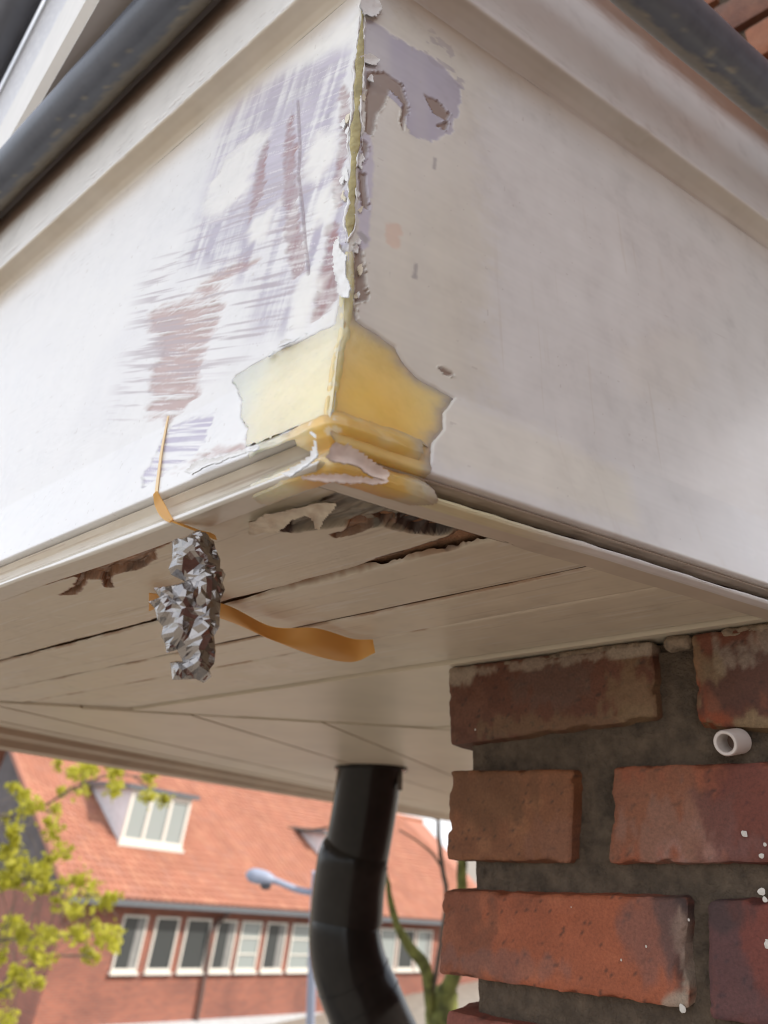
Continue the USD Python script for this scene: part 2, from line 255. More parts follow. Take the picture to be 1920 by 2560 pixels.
redm = np.zeros(len(v))
for m in mm_[12:15]: redm = np.maximum(redm, m*sstep(-0.55, 0.10, 1.0*diag+0.25*grain+0.4*low+0.05)); 
col = mix(col, [0.40, 0.235, 0.205], redm*0.78)
sandz = sstep(0.01, 0.03, tL)*(1-sstep(0.15, 0.185, tL))*sstep(0.19, 0.21, dz[:, 1])*(1-sstep(0.30, 0.33, dz[:, 1]))     # sanded zone, scratched through to the primer
col = mix(col, [0.42, 0.36, 0.38], sandz*sstep(0.10, 0.42, diag+0.35*low)*0.75)
col = mix(col, C_LIL*1.15, mm_[15]*sstep(-0.35, 0.2, diag)*0.9)
for m in mm_[1:8]: col = mix(col, C_W*np.array([1.03, 1.02, 0.98]), m*0.93)
scr = sstep(0.42, 0.5, fbm(np.stack([(a*0.93+dz[:, 1]*0.37)*38, (dz[:, 1]*0.93-a*0.37)*1100, a*0+2], 1), 1.0, 2, 77))*np.maximum(np.maximum(redm, mm_[0]*0.7), mm_[15])
col = mix(col, [0.82, 0.80, 0.80], scr*0.65)
specks = sstep(0.93, 0.96, meshkit.noise(np.stack([a*420, dz[:, 1]*420, a*0], 1), 5))*0.6; col = mix(col, [0.45, 0.40, 0.36], specks*0.6)
top_brown = sstep(0.36, 0.4145, dz[:, 1]); col = mix(col, [0.50, 0.40, 0.28], top_brown**6*0.55)  # board turns browner towards its top edge
mf = mm_[16]; col = mix(col, [0.52, 0.50, 0.50], sstep(0.0, 1.0, mf)*0.8)
bare_all = np.clip(np.maximum.reduce([redm, *mm_[8:12], mm_[15]*0.6, mbig*0.35]), 0, 1)
thick = np.maximum.reduce(mm_[1:8])
crack = np.exp(-(np.abs(sdist(np.stack([a, dz[:, 1]], 1), [(p @ uL, p[2]) for p in (onplane(q, nL, -0.168) for q in d2([(628, 520), (640, 760), (632, 900), (655, 1100), (668, 1260), (688, 1420), (690, 1423), (671, 1262), (658, 1100), (635, 900), (643, 760), (631, 520)]))]))/0.0006)**2)
h = -0.0008*bare_all+0.0005*thick+0.00020*diag*(0.15+bare_all)+0.00012*low-0.0010*mf*sstep(0.1375, 0.1425, dz[:, 1])-0.0009*crack+0.00004*grain+0.00025*scr*bare_all
col = mix(col, [0.25, 0.17, 0.18], crack*0.6)
part(eaves, 'fascia_board', (v+N*h[:, None], f), M_PAINT, True, col, 'scraped left fascia board with lilac primer and bare reddish wood')
mfL, vL_, NL_, fL_, aL_, dzL_ = mf, v, N, f, a, dz; recL = sstep(0.1375, 0.1425, dz[:, 1])

T_R = steps(0.0008, 0.20, 0.62); v, f, a, dz, N = face(False, fr, match(fr, fl), T_R)
tR = np.tile(T_R, len(fr))
lilR = d2([(1000, 90), (1150, 200), (1330, 290), (1480, 450), (1465, 580), (1420, 690), (1320, 735), (1210, 700), (1170, 560), (1090, 480), (1020, 480), (960, 420), (960, 200)])
browns = [d2(p) for p in ([(990, 370), (1080, 370), (1170, 430), (1212, 560), (1195, 600), (1178, 680), (1160, 620), (1180, 535), (1110, 460), (1090, 510), (1040, 600), (1020, 700), (985, 690), (985, 500)], [(1290, 490), (1360, 520), (1425, 590), (1405, 625), (1330, 580)],
    [(1350, 650), (1412, 620), (1415, 640), (1400, 672)], [(948, 890), (980, 900), (985, 960), (1000, 1090), (960, 1065)], [(925, 1270), (962, 1290), (998, 1550), (925, 1570)], [(965, 720), (1000, 740), (990, 800), (960, 860)], [(1360, 1905), (1430, 1925), (1440, 1945), (1395, 1945)], [(905, 1570), (925, 1580), (945, 1660), (920, 1650)])]
lilstrip = d2([(950, 700), (1010, 690), (1025, 850), (1010, 1060), (1000, 1280), (940, 1300), (945, 1000)])
greys = [d2(p) for p in ([(1235, 1360), (1255, 1365), (1250, 1445), (1225, 1440)], [(1335, 815), (1352, 820), (1345, 880), (1332, 875)], [(960, 1200), (1000, 1240), (980, 1260), (940, 1210)])]
salmon = d2([(1085, 1160), (1150, 1165), (1168, 1200), (1165, 1270), (1120, 1285), (1082, 1260)])
cream = d2([(930, 0), (1180, 60), (1480, 260), (1640, 420), (1560, 700), (1640, 1300), (1600, 1800), (1659, 2074), (800, 2074)])
lowcream = [(1030, 1000), (1170, 1020), (1370, 1090), (1560, 1190), (1560, 1330), (1300, 1255), (1060, 1180)]
smear = d2([(1330, 150), (1480, 300), (1490, 460), (1400, 420), (1300, 300)])
warm2 = dd([(1340, 760), (1420, 710), (1500, 720), (1530, 800), (1480, 880), (1360, 850)])
mm_ = masks(False, a, dz, [(lilR, .0025, .0009)] + [(p, .0012, .0005) for p in browns] + [(lilstrip, .002, .001)] + [(p, .001, .0008) for p in greys] + [(salmon, .002, .0012), (cream, .012, .012), (lowcream, .004, .008), (smear, .006, .001), (FILL_R, .0007, .0012), (warm2, .01, .009)], 51, (200, 300))
low = fbm(np.stack([a*10, dz[:, 1]*9, a*0+8], 1), 1.0, 4, 61); vert = fbm(np.stack([a*70, dz[:, 1]*6, a*0+2], 1), 1.0, 3, 67)
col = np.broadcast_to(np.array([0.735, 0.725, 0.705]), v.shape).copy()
col = mix(col, [0.70, 0.67, 0.585], mm_[14]*(0.55+0.4*sstep(-.6, .5, low+.4*vert)))
col = mix(col, [0.72, 0.66, 0.56], mm_[18]*0.25)
col = mix(col, C_CREAM*1.06, mm_[15]*0.55)
m0 = mm_[0]*(0.55+0.45*sstep(-.7, .2, low+.5*vert)); col = mix(col, np.array([0.40, 0.38, 0.50]), m0*0.85)
sm = mm_[16]*sstep(0.0, 0.25, fbm(np.stack([a*160, dz[:, 1]*260, a*0], 1), 1.0, 3, 71)); col = mix(col, [0.40, 0.37, 0.42], sm*0.6)
col = mix(col, [0.55, 0.52, 0.64], mm_[9]*0.8)
for m in mm_[1:9]: col = mix(col, C_BROWN, m*0.92)
for m in mm_[10:13]: col = mix(col, [0.36, 0.34, 0.34], m*0.75)
col = mix(col, [0.70, 0.52, 0.41], mm_[13]*0.7)
col = col*(1+0.035*vert+0.03*fbm(np.stack([a*16, dz[:, 1]*500, a*0], 1), 1.0, 3, 69))[:, None]; runs = sstep(0.50, 0.62, fbm(np.stack([a*240, dz[:, 1]*9, a*0+12], 1), 1.0, 3, 73))*sstep(-.2, .3, low); col = mix(col, [0.56, 0.50, 0.42], runs*0.22)
specks = sstep(0.955, 0.98, meshkit.noise(np.stack([a*380, dz[:, 1]*380, a*0+3], 1), 5))*0.6; col = mix(col, [0.45, 0.40, 0.36], specks*0.6)
top_brown = sstep(0.35, 0.4312, dz[:, 1]); col = mix(col, [0.42, 0.33, 0.24], top_brown**6*(0.35+0.55*(1-sstep(0.05, 0.25, tR))))  # browner towards the top edge, most of all near the corner
mf = mm_[17]; col = mix(col, [0.50, 0.45, 0.42], mf*0.8)
peel = np.maximum.reduce(mm_[1:9]); h = -0.0007*peel+0.0002*low+0.00006*vert-0.0013*mf*sstep(0.1290, 0.1340, dz[:, 1])-0.0002*m0+0.0010*np.clip(1-np.abs(peel-0.15)/0.15, 0, 1)
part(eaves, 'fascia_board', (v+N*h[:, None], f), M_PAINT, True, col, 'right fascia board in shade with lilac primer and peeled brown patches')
# the yellow filler as a skin of its own in the recess, rounded over the edge
def skin(v, f, N, mf, lift):
    keep = mf[f].min(1) > 0.02; ff = f[keep]; ids = np.unique(ff); re = np.full(len(v), -1); re[ids] = np.arange(len(ids)); return v[ids]+N[ids]*lift[ids][:, None], re[ff], ids
bl = fbm(vL_, 55, 3, 5)*0.0005+fbm(vL_, 400, 2, 6)*0.00012
sl = skin(vL_, fL_, NL_, mfL, -0.0011*recL+0.0004+0.0011*recL*sstep(0.0, 1.0, mfL)+bl)
br = fbm(v, 45, 3, 15)*0.0006+fbm(v, 400, 2, 16)*0.00008
sr = skin(v, f, N, mf, (-0.0013+0.0012*mf)*sstep(0.1290, 0.1340, dz[:, 1])+0.0003+br)
gc = onplane((900, 1060), nR, -0.206); gd = lambda V, r: np.exp(-(((V-gc)/r)**2).sum(1))
cl = np.array([0.66, 0.575, 0.39])*(1+0.08*fbm(sl[0], 60, 4, 2)[:, None]); cl = mix(cl, [0.74, 0.60, 0.25], gd(sl[0], 0.020)*0.7); cl = mix(cl, [0.55, 0.54, 0.47], (1-sstep(0.4, 1.0, mfL[sl[2]]))*0.8); aa = aL_[sl[2]]
cl = mix(cl, [0.58, 0.57, 0.50], sstep(0.190, 0.216, aa+0.004*fbm(sl[0], 90, 3, 12))*0.6); cl = mix(cl, [0.50, 0.45, 0.34], sstep(0.45, 0.55, fbm(sl[0], 420, 3, 13))*0.35)
deep = sstep(-0.5, 0.5, fbm(sr[0]*[1, 1, 0.6], 26, 3, 8))
cr = mix(np.broadcast_to([0.84, 0.67, 0.34]*(1+0.07*fbm(sr[0], 50, 4, 9)[:, None]), sr[0].shape).copy(), [0.85, 0.48, 0.085], np.clip(gd(sr[0], 0.036)*1.1+0.2*deep, 0, 1)*0.9); ef = masks(False, a, dz, [(FILL_R, .002, .011)], 51, (200, 300))[0][sr[2]]; cr = mix(cr, [0.42, 0.35, 0.29], (1-sstep(0.45, 1.0, ef))*0.85)
part(eaves, 'filler_patch', sl[:2], M_FILLER, True, cl, 'pale yellow filler patch on the left face'); part(eaves, 'filler_patch', sr[:2], M_FILLER, True, cr, 'deep yellow filler patch on the right face')

zz = np.linspace(0.137, 0.240, 120); cxy = np.array([corner(float(np.interp(z, fl[:, 1], fl[:, 0])), float(np.interp(z, fr[:, 1], fr[:, 0]))) for z in zz]); od = (nL+nR)/np.linalg.norm(nL+nR); cP = cxy+Z*zz[:, None]-od*0.0024
tv, tf_ = tube(cP, 0.0027*(1-0.9*sstep(0.222, 0.240, zz))*(1+0.25*fbm(np.c_[zz*90, zz*0, zz*0], 1, 3, 5)), 20); tc_ = mix(np.broadcast_to([0.80, 0.66, 0.34], tv.shape).copy(), [0.85, 0.50, 0.10], gd(tv, 0.030)); tc_ = mix(tc_, [0.80, 0.74, 0.56], sstep(0.15, 0.4, fbm(tv, 200, 3, 61))*0.5)
part(eaves, 'filler_edge', (tv+od*(fbm(tv, 260, 3, 62)*0.0006)[:, None], tf_), M_FILLER, True, tc_)
# cove and flat band above the fascia, up to the zinc
UL = np.array([(-0.168, 0.4145), (-0.1672, 0.4168), (-0.1640, 0.4195), (-0.1585, 0.4215), (-0.1545, 0.4225), (-0.1535, 0.4240), (-0.1545, 0.428), (-0.156, 0.430), (-0.156, 0.532)])
UR = np.array([(-0.206, 0.4312), (-0.2052, 0.4335), (-0.2020, 0.4362), (-0.1975, 0.4385), (-0.1935, 0.4395), (-0.1925, 0.441), (-0.1930, 0.445), (-0.1940, 0.447), (-0.1940, 0.615)])
for left, P, Q, end in ((True, UL, UR, 0.62), (False, UR, UL, 0.62)):
    p = smooth_prof(prof_sample(P, 0.0012), 2); T = steps(0.0016, 0.25, end); v, f, a, dz, N = face(left, p, match(p, prof_sample(Q, 0.0012)), T)
    z0, z1 = P[0][1], P[5][1]; k = (dz[:, 1]-z0)/(z1-z0); top = P[-1][1]
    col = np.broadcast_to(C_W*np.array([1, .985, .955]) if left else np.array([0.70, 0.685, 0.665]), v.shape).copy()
    lw = fbm(np.stack([a*22, dz[:, 1]*90, a*0], 1), 1, 4, 5)
    col = mix(col, [0.62, 0.53, 0.40] if left else [0.50, 0.44, 0.38], (1-sstep(0.85, 1.0, k))*(0.75+0.25*lw))
    ragged = fbm(np.stack([a*90, dz[:, 1]*300, a*0+3], 1), 1, 4, 15)
    col = mix(col, [0.24, 0.14, 0.085], sstep(*((0.468, 0.498) if left else (0.530, 0.562)), dz[:, 1]+0.006*ragged)*0.92)      # soot and rust from under the zinc, with the roll's shade painted in
    flk = sstep(0.30, 0.36, fbm(np.stack([a*130, dz[:, 1]*420, a*0+9], 1), 1, 4, 25))*sstep(z1-.002, z1, dz[:, 1])*(1-sstep(z1+.014, z1+.03, dz[:, 1]))*(1 if left else 0.3)
    col = mix(col, [0.52, 0.46, 0.42], flk*0.55)
    h = 0.00025*lw-0.0005*flk+0.0006*sstep(0.5, 0.7, fbm(np.stack([a*60, dz[:, 1]*60, a*0+1], 1), 1, 3, 35))*(np.abs(k-1) < 0.5)
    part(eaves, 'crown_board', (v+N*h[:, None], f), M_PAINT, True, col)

# moulding under the lip: on the left a cove over a flat strip, on the right a split white nosing
nz = dof(nL, (187, 1390), 0.1190)
BL = np.array([(-0.1685, 0.1215), (-0.1680, 0.1176), (nz-0.0015, 0.1176), (nz, 0.1186), (nz-0.0004, 0.1200), (nz-0.0040, 0.1225), (nz-0.0068, 0.1260), (nz-0.0072, 0.1300), (-0.1600, 0.1335), (-0.1632, 0.1345)])
BR = np.array([(-0.2160, 0.1215), (-0.2155, 0.1176), (-0.2020, 0.1174), (-0.1990, 0.1181), (-0.1984, 0.1192), (-0.1995, 0.1205), (-0.2080, 0.1209), (-0.2078, 0.1236), (-0.2015, 0.1240), (-0.1980, 0.1250), (-0.1985, 0.1262), (-0.2005, 0.1266)])
for left, P, Q, end in ((True, BL, BR, 0.56), (False, BR, BL, 0.62)):
    p = smooth_prof(prof_sample(P, 0.0006), 1); T = steps(0.0012, 0.26, end); v, f, a, dz, N = face(left, p, match(p, prof_sample(Q, 0.0006)), T); t = np.tile(T, len(p))
    lw = fbm(np.stack([a*30, dz[:, 1]*150, a*0], 1), 1, 4, 5); gr = fbm(np.stack([a*25, dz[:, 1]*1500+dz[:, 0]*1500, a*0], 1), 1, 3, 6)
    if left:
        col = np.broadcast_to(np.array([0.66, 0.62, 0.53]), v.shape).copy(); col = mix(col, [0.56, 0.47, 0.36], sstep(0.1225, 0.130, dz[:, 1])*(0.6+0.4*lw)); col = mix(col, [0.35, 0.25, 0.18], sstep(0.3, 0.5, gr+0.3*lw)*sstep(0.121, 0.126, dz[:, 1])*0.5)
        col = mix(col, [0.74, 0.72, 0.68], sstep(0.118, 0.1188, dz[:, 1])*(1-sstep(0.1205, 0.122, dz[:, 1])))
    else:
        split = sstep(0.012, 0.05, t); col = np.broadcast_to(np.array([0.60, 0.53, 0.43]), v.shape).copy()
        col = mix(col, [0.74, 0.73, 0.72], (dz[:, 0] > -0.2040)*(dz[:, 1] < 0.1207)*sstep(0.06, 0.15, t)); col = mix(col, [0.68, 0.62, 0.36], (dz[:, 0] > -0.2040)*(dz[:, 1] < 0.1207)*(1-sstep(0.06, 0.15, t))*0.7)
        col = mix(col, [0.10, 0.055, 0.04], (dz[:, 0] < -0.2045)*(dz[:, 1] > 0.1205)*(dz[:, 1] < 0.1243)*split); col = mix(col, [0.34, 0.27, 0.21], sstep(0.1236, 0.1241, dz[:, 1])*(0.75+0.25*lw))
    if not left: v = v+nR*(0.0068*sstep(0.11, 0.05, t)*(dz[:, 0] < -0.2135)*(dz[:, 1] < 0.1230))[:, None]
    crk = 0.0011*fbm(np.stack([a*38, a*0+4, a*0], 1), 1, 4, 43)*(0 if left else 1)*((dz[:, 1] > 0.1188)*(dz[:, 1] < 0.1245)); v = v+Z*np.asarray(crk)[:, None]
    wob = 0.0012*fbm(np.stack([a*11, a*0, a*0+left], 1), 1, 2, 41)
    part(eaves, 'bead_moulding', (v+N*(0.0002*lw+0.00012*gr)[:, None]+Z*wob[:, None]*sstep(0.121, 0.118, dz[:, 1])[:, None]*0.8, f), M_PAINT, True, col)

# ---- soffit boards: seams run along the left fascia, edges broken and rotten in places
def soffit_poly(pts): return np.array([((p @ uL), (p @ nL)) for p in (onz(q, ZS) for q in pts)])
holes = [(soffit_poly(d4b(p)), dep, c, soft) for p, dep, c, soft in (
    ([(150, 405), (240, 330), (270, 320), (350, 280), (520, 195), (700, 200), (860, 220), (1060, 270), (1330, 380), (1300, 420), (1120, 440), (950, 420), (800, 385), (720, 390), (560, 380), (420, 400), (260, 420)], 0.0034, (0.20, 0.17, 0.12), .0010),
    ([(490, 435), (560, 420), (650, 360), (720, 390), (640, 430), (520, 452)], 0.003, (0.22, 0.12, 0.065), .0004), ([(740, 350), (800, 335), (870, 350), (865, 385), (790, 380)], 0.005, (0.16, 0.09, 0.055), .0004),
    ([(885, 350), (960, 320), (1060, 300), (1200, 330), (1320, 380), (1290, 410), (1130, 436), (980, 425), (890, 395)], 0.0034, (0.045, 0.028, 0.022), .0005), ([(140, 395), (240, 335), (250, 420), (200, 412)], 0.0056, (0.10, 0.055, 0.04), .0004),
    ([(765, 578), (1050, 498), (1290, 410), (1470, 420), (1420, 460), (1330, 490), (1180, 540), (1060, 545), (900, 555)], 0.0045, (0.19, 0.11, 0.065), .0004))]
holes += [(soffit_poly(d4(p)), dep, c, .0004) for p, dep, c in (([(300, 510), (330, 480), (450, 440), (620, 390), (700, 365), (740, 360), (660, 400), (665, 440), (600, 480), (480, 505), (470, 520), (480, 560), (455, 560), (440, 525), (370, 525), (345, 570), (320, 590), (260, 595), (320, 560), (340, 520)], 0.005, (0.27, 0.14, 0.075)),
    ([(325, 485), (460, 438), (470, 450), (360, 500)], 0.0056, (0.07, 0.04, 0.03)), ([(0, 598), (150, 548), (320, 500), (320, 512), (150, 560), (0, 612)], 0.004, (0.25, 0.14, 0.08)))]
def gapw(k, s):
    """Half width of the open seam after board k at distance s along the seam."""
    base = [0.0023, 0.0012, 0.0011, 0.0007][k]; w = base*(1+0.8*fbm(np.stack([s*45, s*0+k, s*0], 1), 1, 4, 80+k))
    if k == 0: w = w+0.0022*sstep(0.235, 0.17, s)+0.0010*sstep(0.36, 0.33, s)*0.3
    if k == 1: w = w+0.0009*sstep(0.42, 0.36, s)
    return np.maximum(w, 0.00025)
EDGES = [-0.1675, -0.2455, -0.3070, -0.3545, -0.4330]
def s_start(d): return (corner(0, 0)*0+np.append(np.linalg.solve(np.array([nL[:2], nR[:2]]), [d, -0.2087]), 0)) @ uL
CF = np.array([-0.585, 0.690, 0]); MIT = np.array([0.975, 0.222, 0])                           # far corner of the bay and its mitre
def s_end(d):
    k = (d-CF @ nL)/(MIT @ nL); return (CF+k*MIT) @ uL
rng = np.random.default_rng(4)
for k in range(4):
    d0, d1_ = EDGES[k], EDGES[k+1]; nq = int((d0-d1_)/(0.0007 if k == 0 else 0.0011))+2
    ss = np.r_[np.arange(0, 0.30 if k == 0 else 0.24, 0.0009 if k == 0 else 0.0014)]; ss = np.r_[ss, np.arange(ss[-1]+.002, 0.42, 0.0025), np.arange(0.42, 1.0, 0.01)]
    q = np.linspace(0, 1, nq); S0 = np.array([s_start(d0+(d1_-d0)*x) for x in q]); S1 = np.array([max(s_end(d0+(d1_-d0)*x), S0[i]+.1) for i, x in enumerate(q)])
    S = np.minimum(S0[:, None]+ss[None], S1[:, None]); lo = d0-(gapw(k-1, S[0]) if k else 0.0006); hi = d1_+gapw(k, S[-1])
    D = lo[None]+(hi-lo)[None]*q[:, None] if np.ndim(lo) else lo+(hi-lo)[None]*q[:, None]
    s, d = S.ravel(), D.ravel(); zz = np.full(len(s), ZS+0.0014+0.0007*k)
    edge = np.minimum(q, 1-q)[:, None]*(d0-d1_)+0*S; zz += 0.0012*np.exp(-edge.ravel()/0.0012)
    gr = fbm(np.stack([s*22, d*800, s*0+k], 1), 1, 3, 21); lw = fbm(np.stack([s*9, d*30, s*0+k], 1), 1, 4, 22)
    zz += 0.00010*gr+0.00035*lw
    col = np.broadcast_to(np.array([0.67, 0.605, 0.475])*(1+0.03*rng.normal()), (len(s), 3)).copy(); col = mix(col, [0.72, 0.67, 0.55], sstep(0.0, 0.5, lw)*0.6)
    str_ = sstep(0.42, 0.52, fbm(np.stack([s*30, d*500, s*0+5+k], 1), 1, 2, 24)); col = mix(col, [0.74, 0.71, 0.64], str_*0.5)
    col = mix(col, [0.40, 0.33, 0.25], sstep(0.45, 0.6, fbm(np.stack([s*14, d*700, s*0+15+k], 1), 1, 3, 26))*0.35)
    rag = fbm(np.stack([s*260, d*260, s*0], 1), 1, 4, 28)
    broken = sstep(0.0024, 0.0006, edge.ravel()+0.0008*rag)*sstep(-0.1, 0.25, fbm(np.stack([s*35, s*0+k, s*0], 1), 1, 3, 29)); col = mix(col, [0.38, 0.22, 0.12], broken*0.9)
    if k == 1:                                                        # torn far edge of the second board: brown wood along the first seam
        tear = sstep(0.30, 0.24, s)*sstep(0.0052, 0.0030, (d0-d)+0.0020*rag-0.0012*sstep(0.2, 0.12, s)); col = mix(col, [0.36, 0.215, 0.125], tear*0.85); zz += 0.0022*tear*(1+0.5*rag)
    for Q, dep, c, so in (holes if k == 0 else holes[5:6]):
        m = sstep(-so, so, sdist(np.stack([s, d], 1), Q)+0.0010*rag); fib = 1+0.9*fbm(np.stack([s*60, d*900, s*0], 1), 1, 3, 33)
        mc = sstep(-so, so, sdist(np.stack([s, d], 1), Q)+0.0010*rag+0.0011); col = mix(col, np.array(c), mc*0.95)*(1+(fib[:, None]-1)*mc[:, None]); zz += m*(dep*(0.8+0.45*fbm(np.stack([s*90, d*300, s*0+9], 1), 1, 3, 34)))  # hole walls coloured dark past the rim, standing in for deep shade
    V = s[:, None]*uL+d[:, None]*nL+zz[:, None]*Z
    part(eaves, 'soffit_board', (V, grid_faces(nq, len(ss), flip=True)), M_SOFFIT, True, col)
# wood seen through the open seams, above the boards
pts = [corner(-0.1705, -0.2175), corner(-0.1705, -0.2175)+uL*0.72, uL*0.80+nL*-0.50, corner(-0.46, -0.2175)]
part(eaves, 'joist_boarding', poly_prism([p[:2] for p in pts], ZS+0.0064, ZS+0.018), M_CORE)
# boards beyond the mitre, along the far side of the bay, and the near boards behind the pier
FD = np.array([0.31, 0.9507, 0]); FN = np.array([-0.9507, 0.31, 0]); far0 = np.array([-0.4885, 0.985, 0])
fd = lambda a, o: far0+FD*a-FN*o*1.0                        # a along the far edge, o inwards
M_SOFP = plain('soffit_far_paint', (0.68, 0.615, 0.485), 0.36, var=0.07, scale=14, bump=0.25, bscale=180, dist=0.001)
a_c = float((CF-far0) @ FD)
for i, (o0, o1) in enumerate(((0.012, 0.085), (0.0875, 0.165), (0.1675, 0.245), (0.2475, 0.34), (0.3425, 0.46), (0.4625, 0.60), (0.6025, 0.80))):
    def hit(o):     # where the board's edge meets the mitre
        A_ = np.array([FD[:2], -MIT[:2]]).T; k = np.linalg.solve(A_, (CF-fd(0, o))[:2]); return fd(k[0]+0.002, o)
    quad = [hit(o0)[:2], fd(3.6, o0)[:2], fd(3.6, o1)[:2], hit(o1)[:2]]
    part(eaves, 'soffit_board', poly_prism(quad, ZS+0.0005*(i % 3), ZS+0.012), M_SOFP)
for k in range(9):
    da_, db_ = -0.4345-0.085*k, -0.4345-0.085*k-0.0825; xe = lambda d: 0.10+(d+0.44)*0.0
    q = [uL*s_end(da_)+nL*da_, uL*-0.12+nL*da_, uL*-0.12+nL*db_, uL*s_end(db_)+nL*db_]
    if s_end(db_) > -0.1: part(eaves, 'soffit_board', poly_prism([p[:2] for p in q], ZS+0.0015+0.0006*(k % 3), ZS+0.012), M_SOFP)
# moulding and fascia of the far side
V = []
for o, z in ((0.055, ZS+.004), (0.050, ZS-.007), (0.030, ZS-.010), (0.026, ZS-.018), (0.006, ZS-.020), (0.000, ZS-.012), (0.004, ZS+.02), (-.004, ZS+.024), (0.006, ZS+.07), (0.006, ZS+.30), (-.008, ZS+.39)): V += [fd(a_c-0.012, o)+Z*z, fd(3.6, o)+Z*z]
part(eaves, 'fascia_board', (np.array(V), grid_faces(11, 2, flip=False)), plain('far_trim_shade_brown', (0.52, 0.42, 0.31), 0.5, var=0.12, scale=12), False, label='brownish far side moulding and fascia board')  # white trim coloured brown for the shade on its inward face

# ---- goo and torn paint skin under the repaired corner
pth = []
for t in np.linspace(-1, 1, 97):
    L_ = corner(-0.1545, -0.1930); o = 0.052*abs(t); u = uL if t < 0 else uR
    p = L_+u*max(o-0.0, 0); pth.append(p)
pth = np.array(pth)
for _ in range(30): pth[1:-1] = .25*pth[:-2]+.5*pth[1:-1]+.25*pth[2:]
tt = np.linspace(-1, 1, 97); nrm = np.array([(nL*(1-w)+nR*w)/np.linalg.norm(nL*(1-w)+nR*w) for w in sstep(-0.3, 0.3, tt)])
prof = smooth_prof(prof_sample(np.array([(-0.0085, 0.148), (-0.0050, 0.143), (-0.0015, 0.1375), (-0.0003, 0.1335), (-0.0030, 0.1300), (-0.0065, 0.1270), (-0.0048, 0.1245), (-0.0020, 0.1215), (-0.0026, 0.1185), (-0.004, 0.1168), (-0.012, 0.1168)]), 0.0005), 2)
V = pth[None]+prof[:, 0][:, None, None]*nrm[None]+prof[:, 1][:, None, None]*Z; V = V.reshape(-1, 3); tf = np.tile(tt, len(prof)); zf = np.repeat(prof[:, 1], 97); pf = np.repeat(np.arange(len(prof)), 97)/len(prof)
nn = np.tile(nrm, (len(prof), 1)); lump = fbm(V, 60, 3, 44)*0.0016+fbm(V, 240, 3, 45)*0.0006; V = V+nn*(lump-0.003*sstep(0.75, 1.0, np.abs(tf)))[:, None]
Fg = grid_faces(len(prof), 97, flip=False); lim = 0.84+0.25*fbm(V, 110, 3, 46); ok = (np.abs(tf) < lim) & ((tf > -0.30+0.25*fbm(V, 90, 3, 49)) | (zf < 0.1265) | ((zf > 0.1325) & (tf > -0.92))) & (zf < 0.1425+0.0035*fbm(V, 130, 3, 50)); Fg = Fg[ok[Fg].all(1)]; ids = np.unique(Fg); re = np.full(len(V), -1); re[ids] = np.arange(len(ids)); V, Fg, tf, zf = V[ids], re[Fg], tf[ids], zf[ids]
col = mix(np.broadcast_to([0.68, 0.39, 0.11], V.shape).copy(), [0.62, 0.50, 0.30], sstep(0.0, 0.5, fbm(V, 90, 4, 47))*0.6); col = mix(col, [0.68, 0.60, 0.43], sstep(-0.15, -0.60, tf+0.3*fbm(V, 70, 3, 51))*0.92); col = mix(col, [0.50, 0.42, 0.30], sstep(0.6, 0.85, tf+0.2*fbm(V, 70, 3, 52))*0.8); col = mix(col, [0.72, 0.60, 0.48], sstep(0.32, 0.36, fbm(V, 110, 4, 48))*0.7)
part(eaves, 'filler_lip', (V, Fg), M_FILLER, True, col, 'orange translucent filler lip under the corner')
def flake(poly_px, plane, lift, curl, name, material, seed, label=None, thick=0.0006, res=0.0007):
    """A torn skin of paint: outline on a plane (point, normal, axes), curled away at its rim."""
    n, d, ax, ay = plane; Q = np.array([onplane(q, n, d) for q in poly_px]); P2 = np.stack([Q @ ax, Q @ ay], 1); pg = Polygon(P2).buffer(0)
    mn, mx = P2.min(0), P2.max(0); xs = np.arange(mn[0]-.002, mx[0]+.002, res); ys = np.arange(mn[1]-.002, mx[1]+.002, res); X, Y = np.meshgrid(xs, ys); P = np.stack([X.ravel(), Y.ravel()], 1)
    s = sdist(P, P2)+0.0009*fbm(np.c_[P, P[:, :1]*0+seed], 320, 4, seed); keep = s > 0; f = grid_faces(len(ys), len(xs)); f = f[keep[f].all(1)]
    if len(f) == 0: return
    # the point of the plane nearest the eye's foot
    base = n*d/(n @ n); hgt = lift+curl*np.exp(-np.clip(s, 0, None)/0.0025)+0.0009*fbm(np.c_[P, P[:, :1]*0], 150, 3, seed+1)
    W = base+P[:, :1]*ax+P[:, 1:]*ay+n*hgt[:, None]; ids = np.unique(f); re = np.full(len(W), -1); re[ids] = np.arange(len(ids)); W, f = W[ids], re[f]
    if np.cross(ax, ay) @ n < 0: f = f[:, ::-1]
    m = trimesh.Trimesh(W, f, process=False); back = trimesh.Trimesh(W-n*thick, f[:, ::-1], process=False)
    part(eaves, name, join((m.vertices, m.faces), (back.vertices, back.faces)), material, 40, label=label)
plL = (nL, -0.1553, uL, Z); plR = (nR, -0.1935, uR, Z); plS = (np.array([0, 0, -1.0]), -ZS, np.array([1.0, 0, 0]), np.array([0, 1.0, 0])); plRf = (nR, -0.206, uR, Z); plLf = (nL, -0.168, uL, Z)
flake(d1([(880, 905), (960, 900), (1040, 950), (1090, 990), (1145, 1030), (1130, 1070), (1060, 1040), (990, 1000), (900, 985), (860, 960)]), plR, 0.003, 0.0018, 'paint_flake', M_PINK, 3)
flake(d1([(720, 1025), (800, 985), (850, 950), (868, 880), (850, 845), (880, 850), (885, 940), (840, 1000), (760, 1040)]), plL, 0.002, 0.002, 'paint_flake', M_PLASTER, 4)
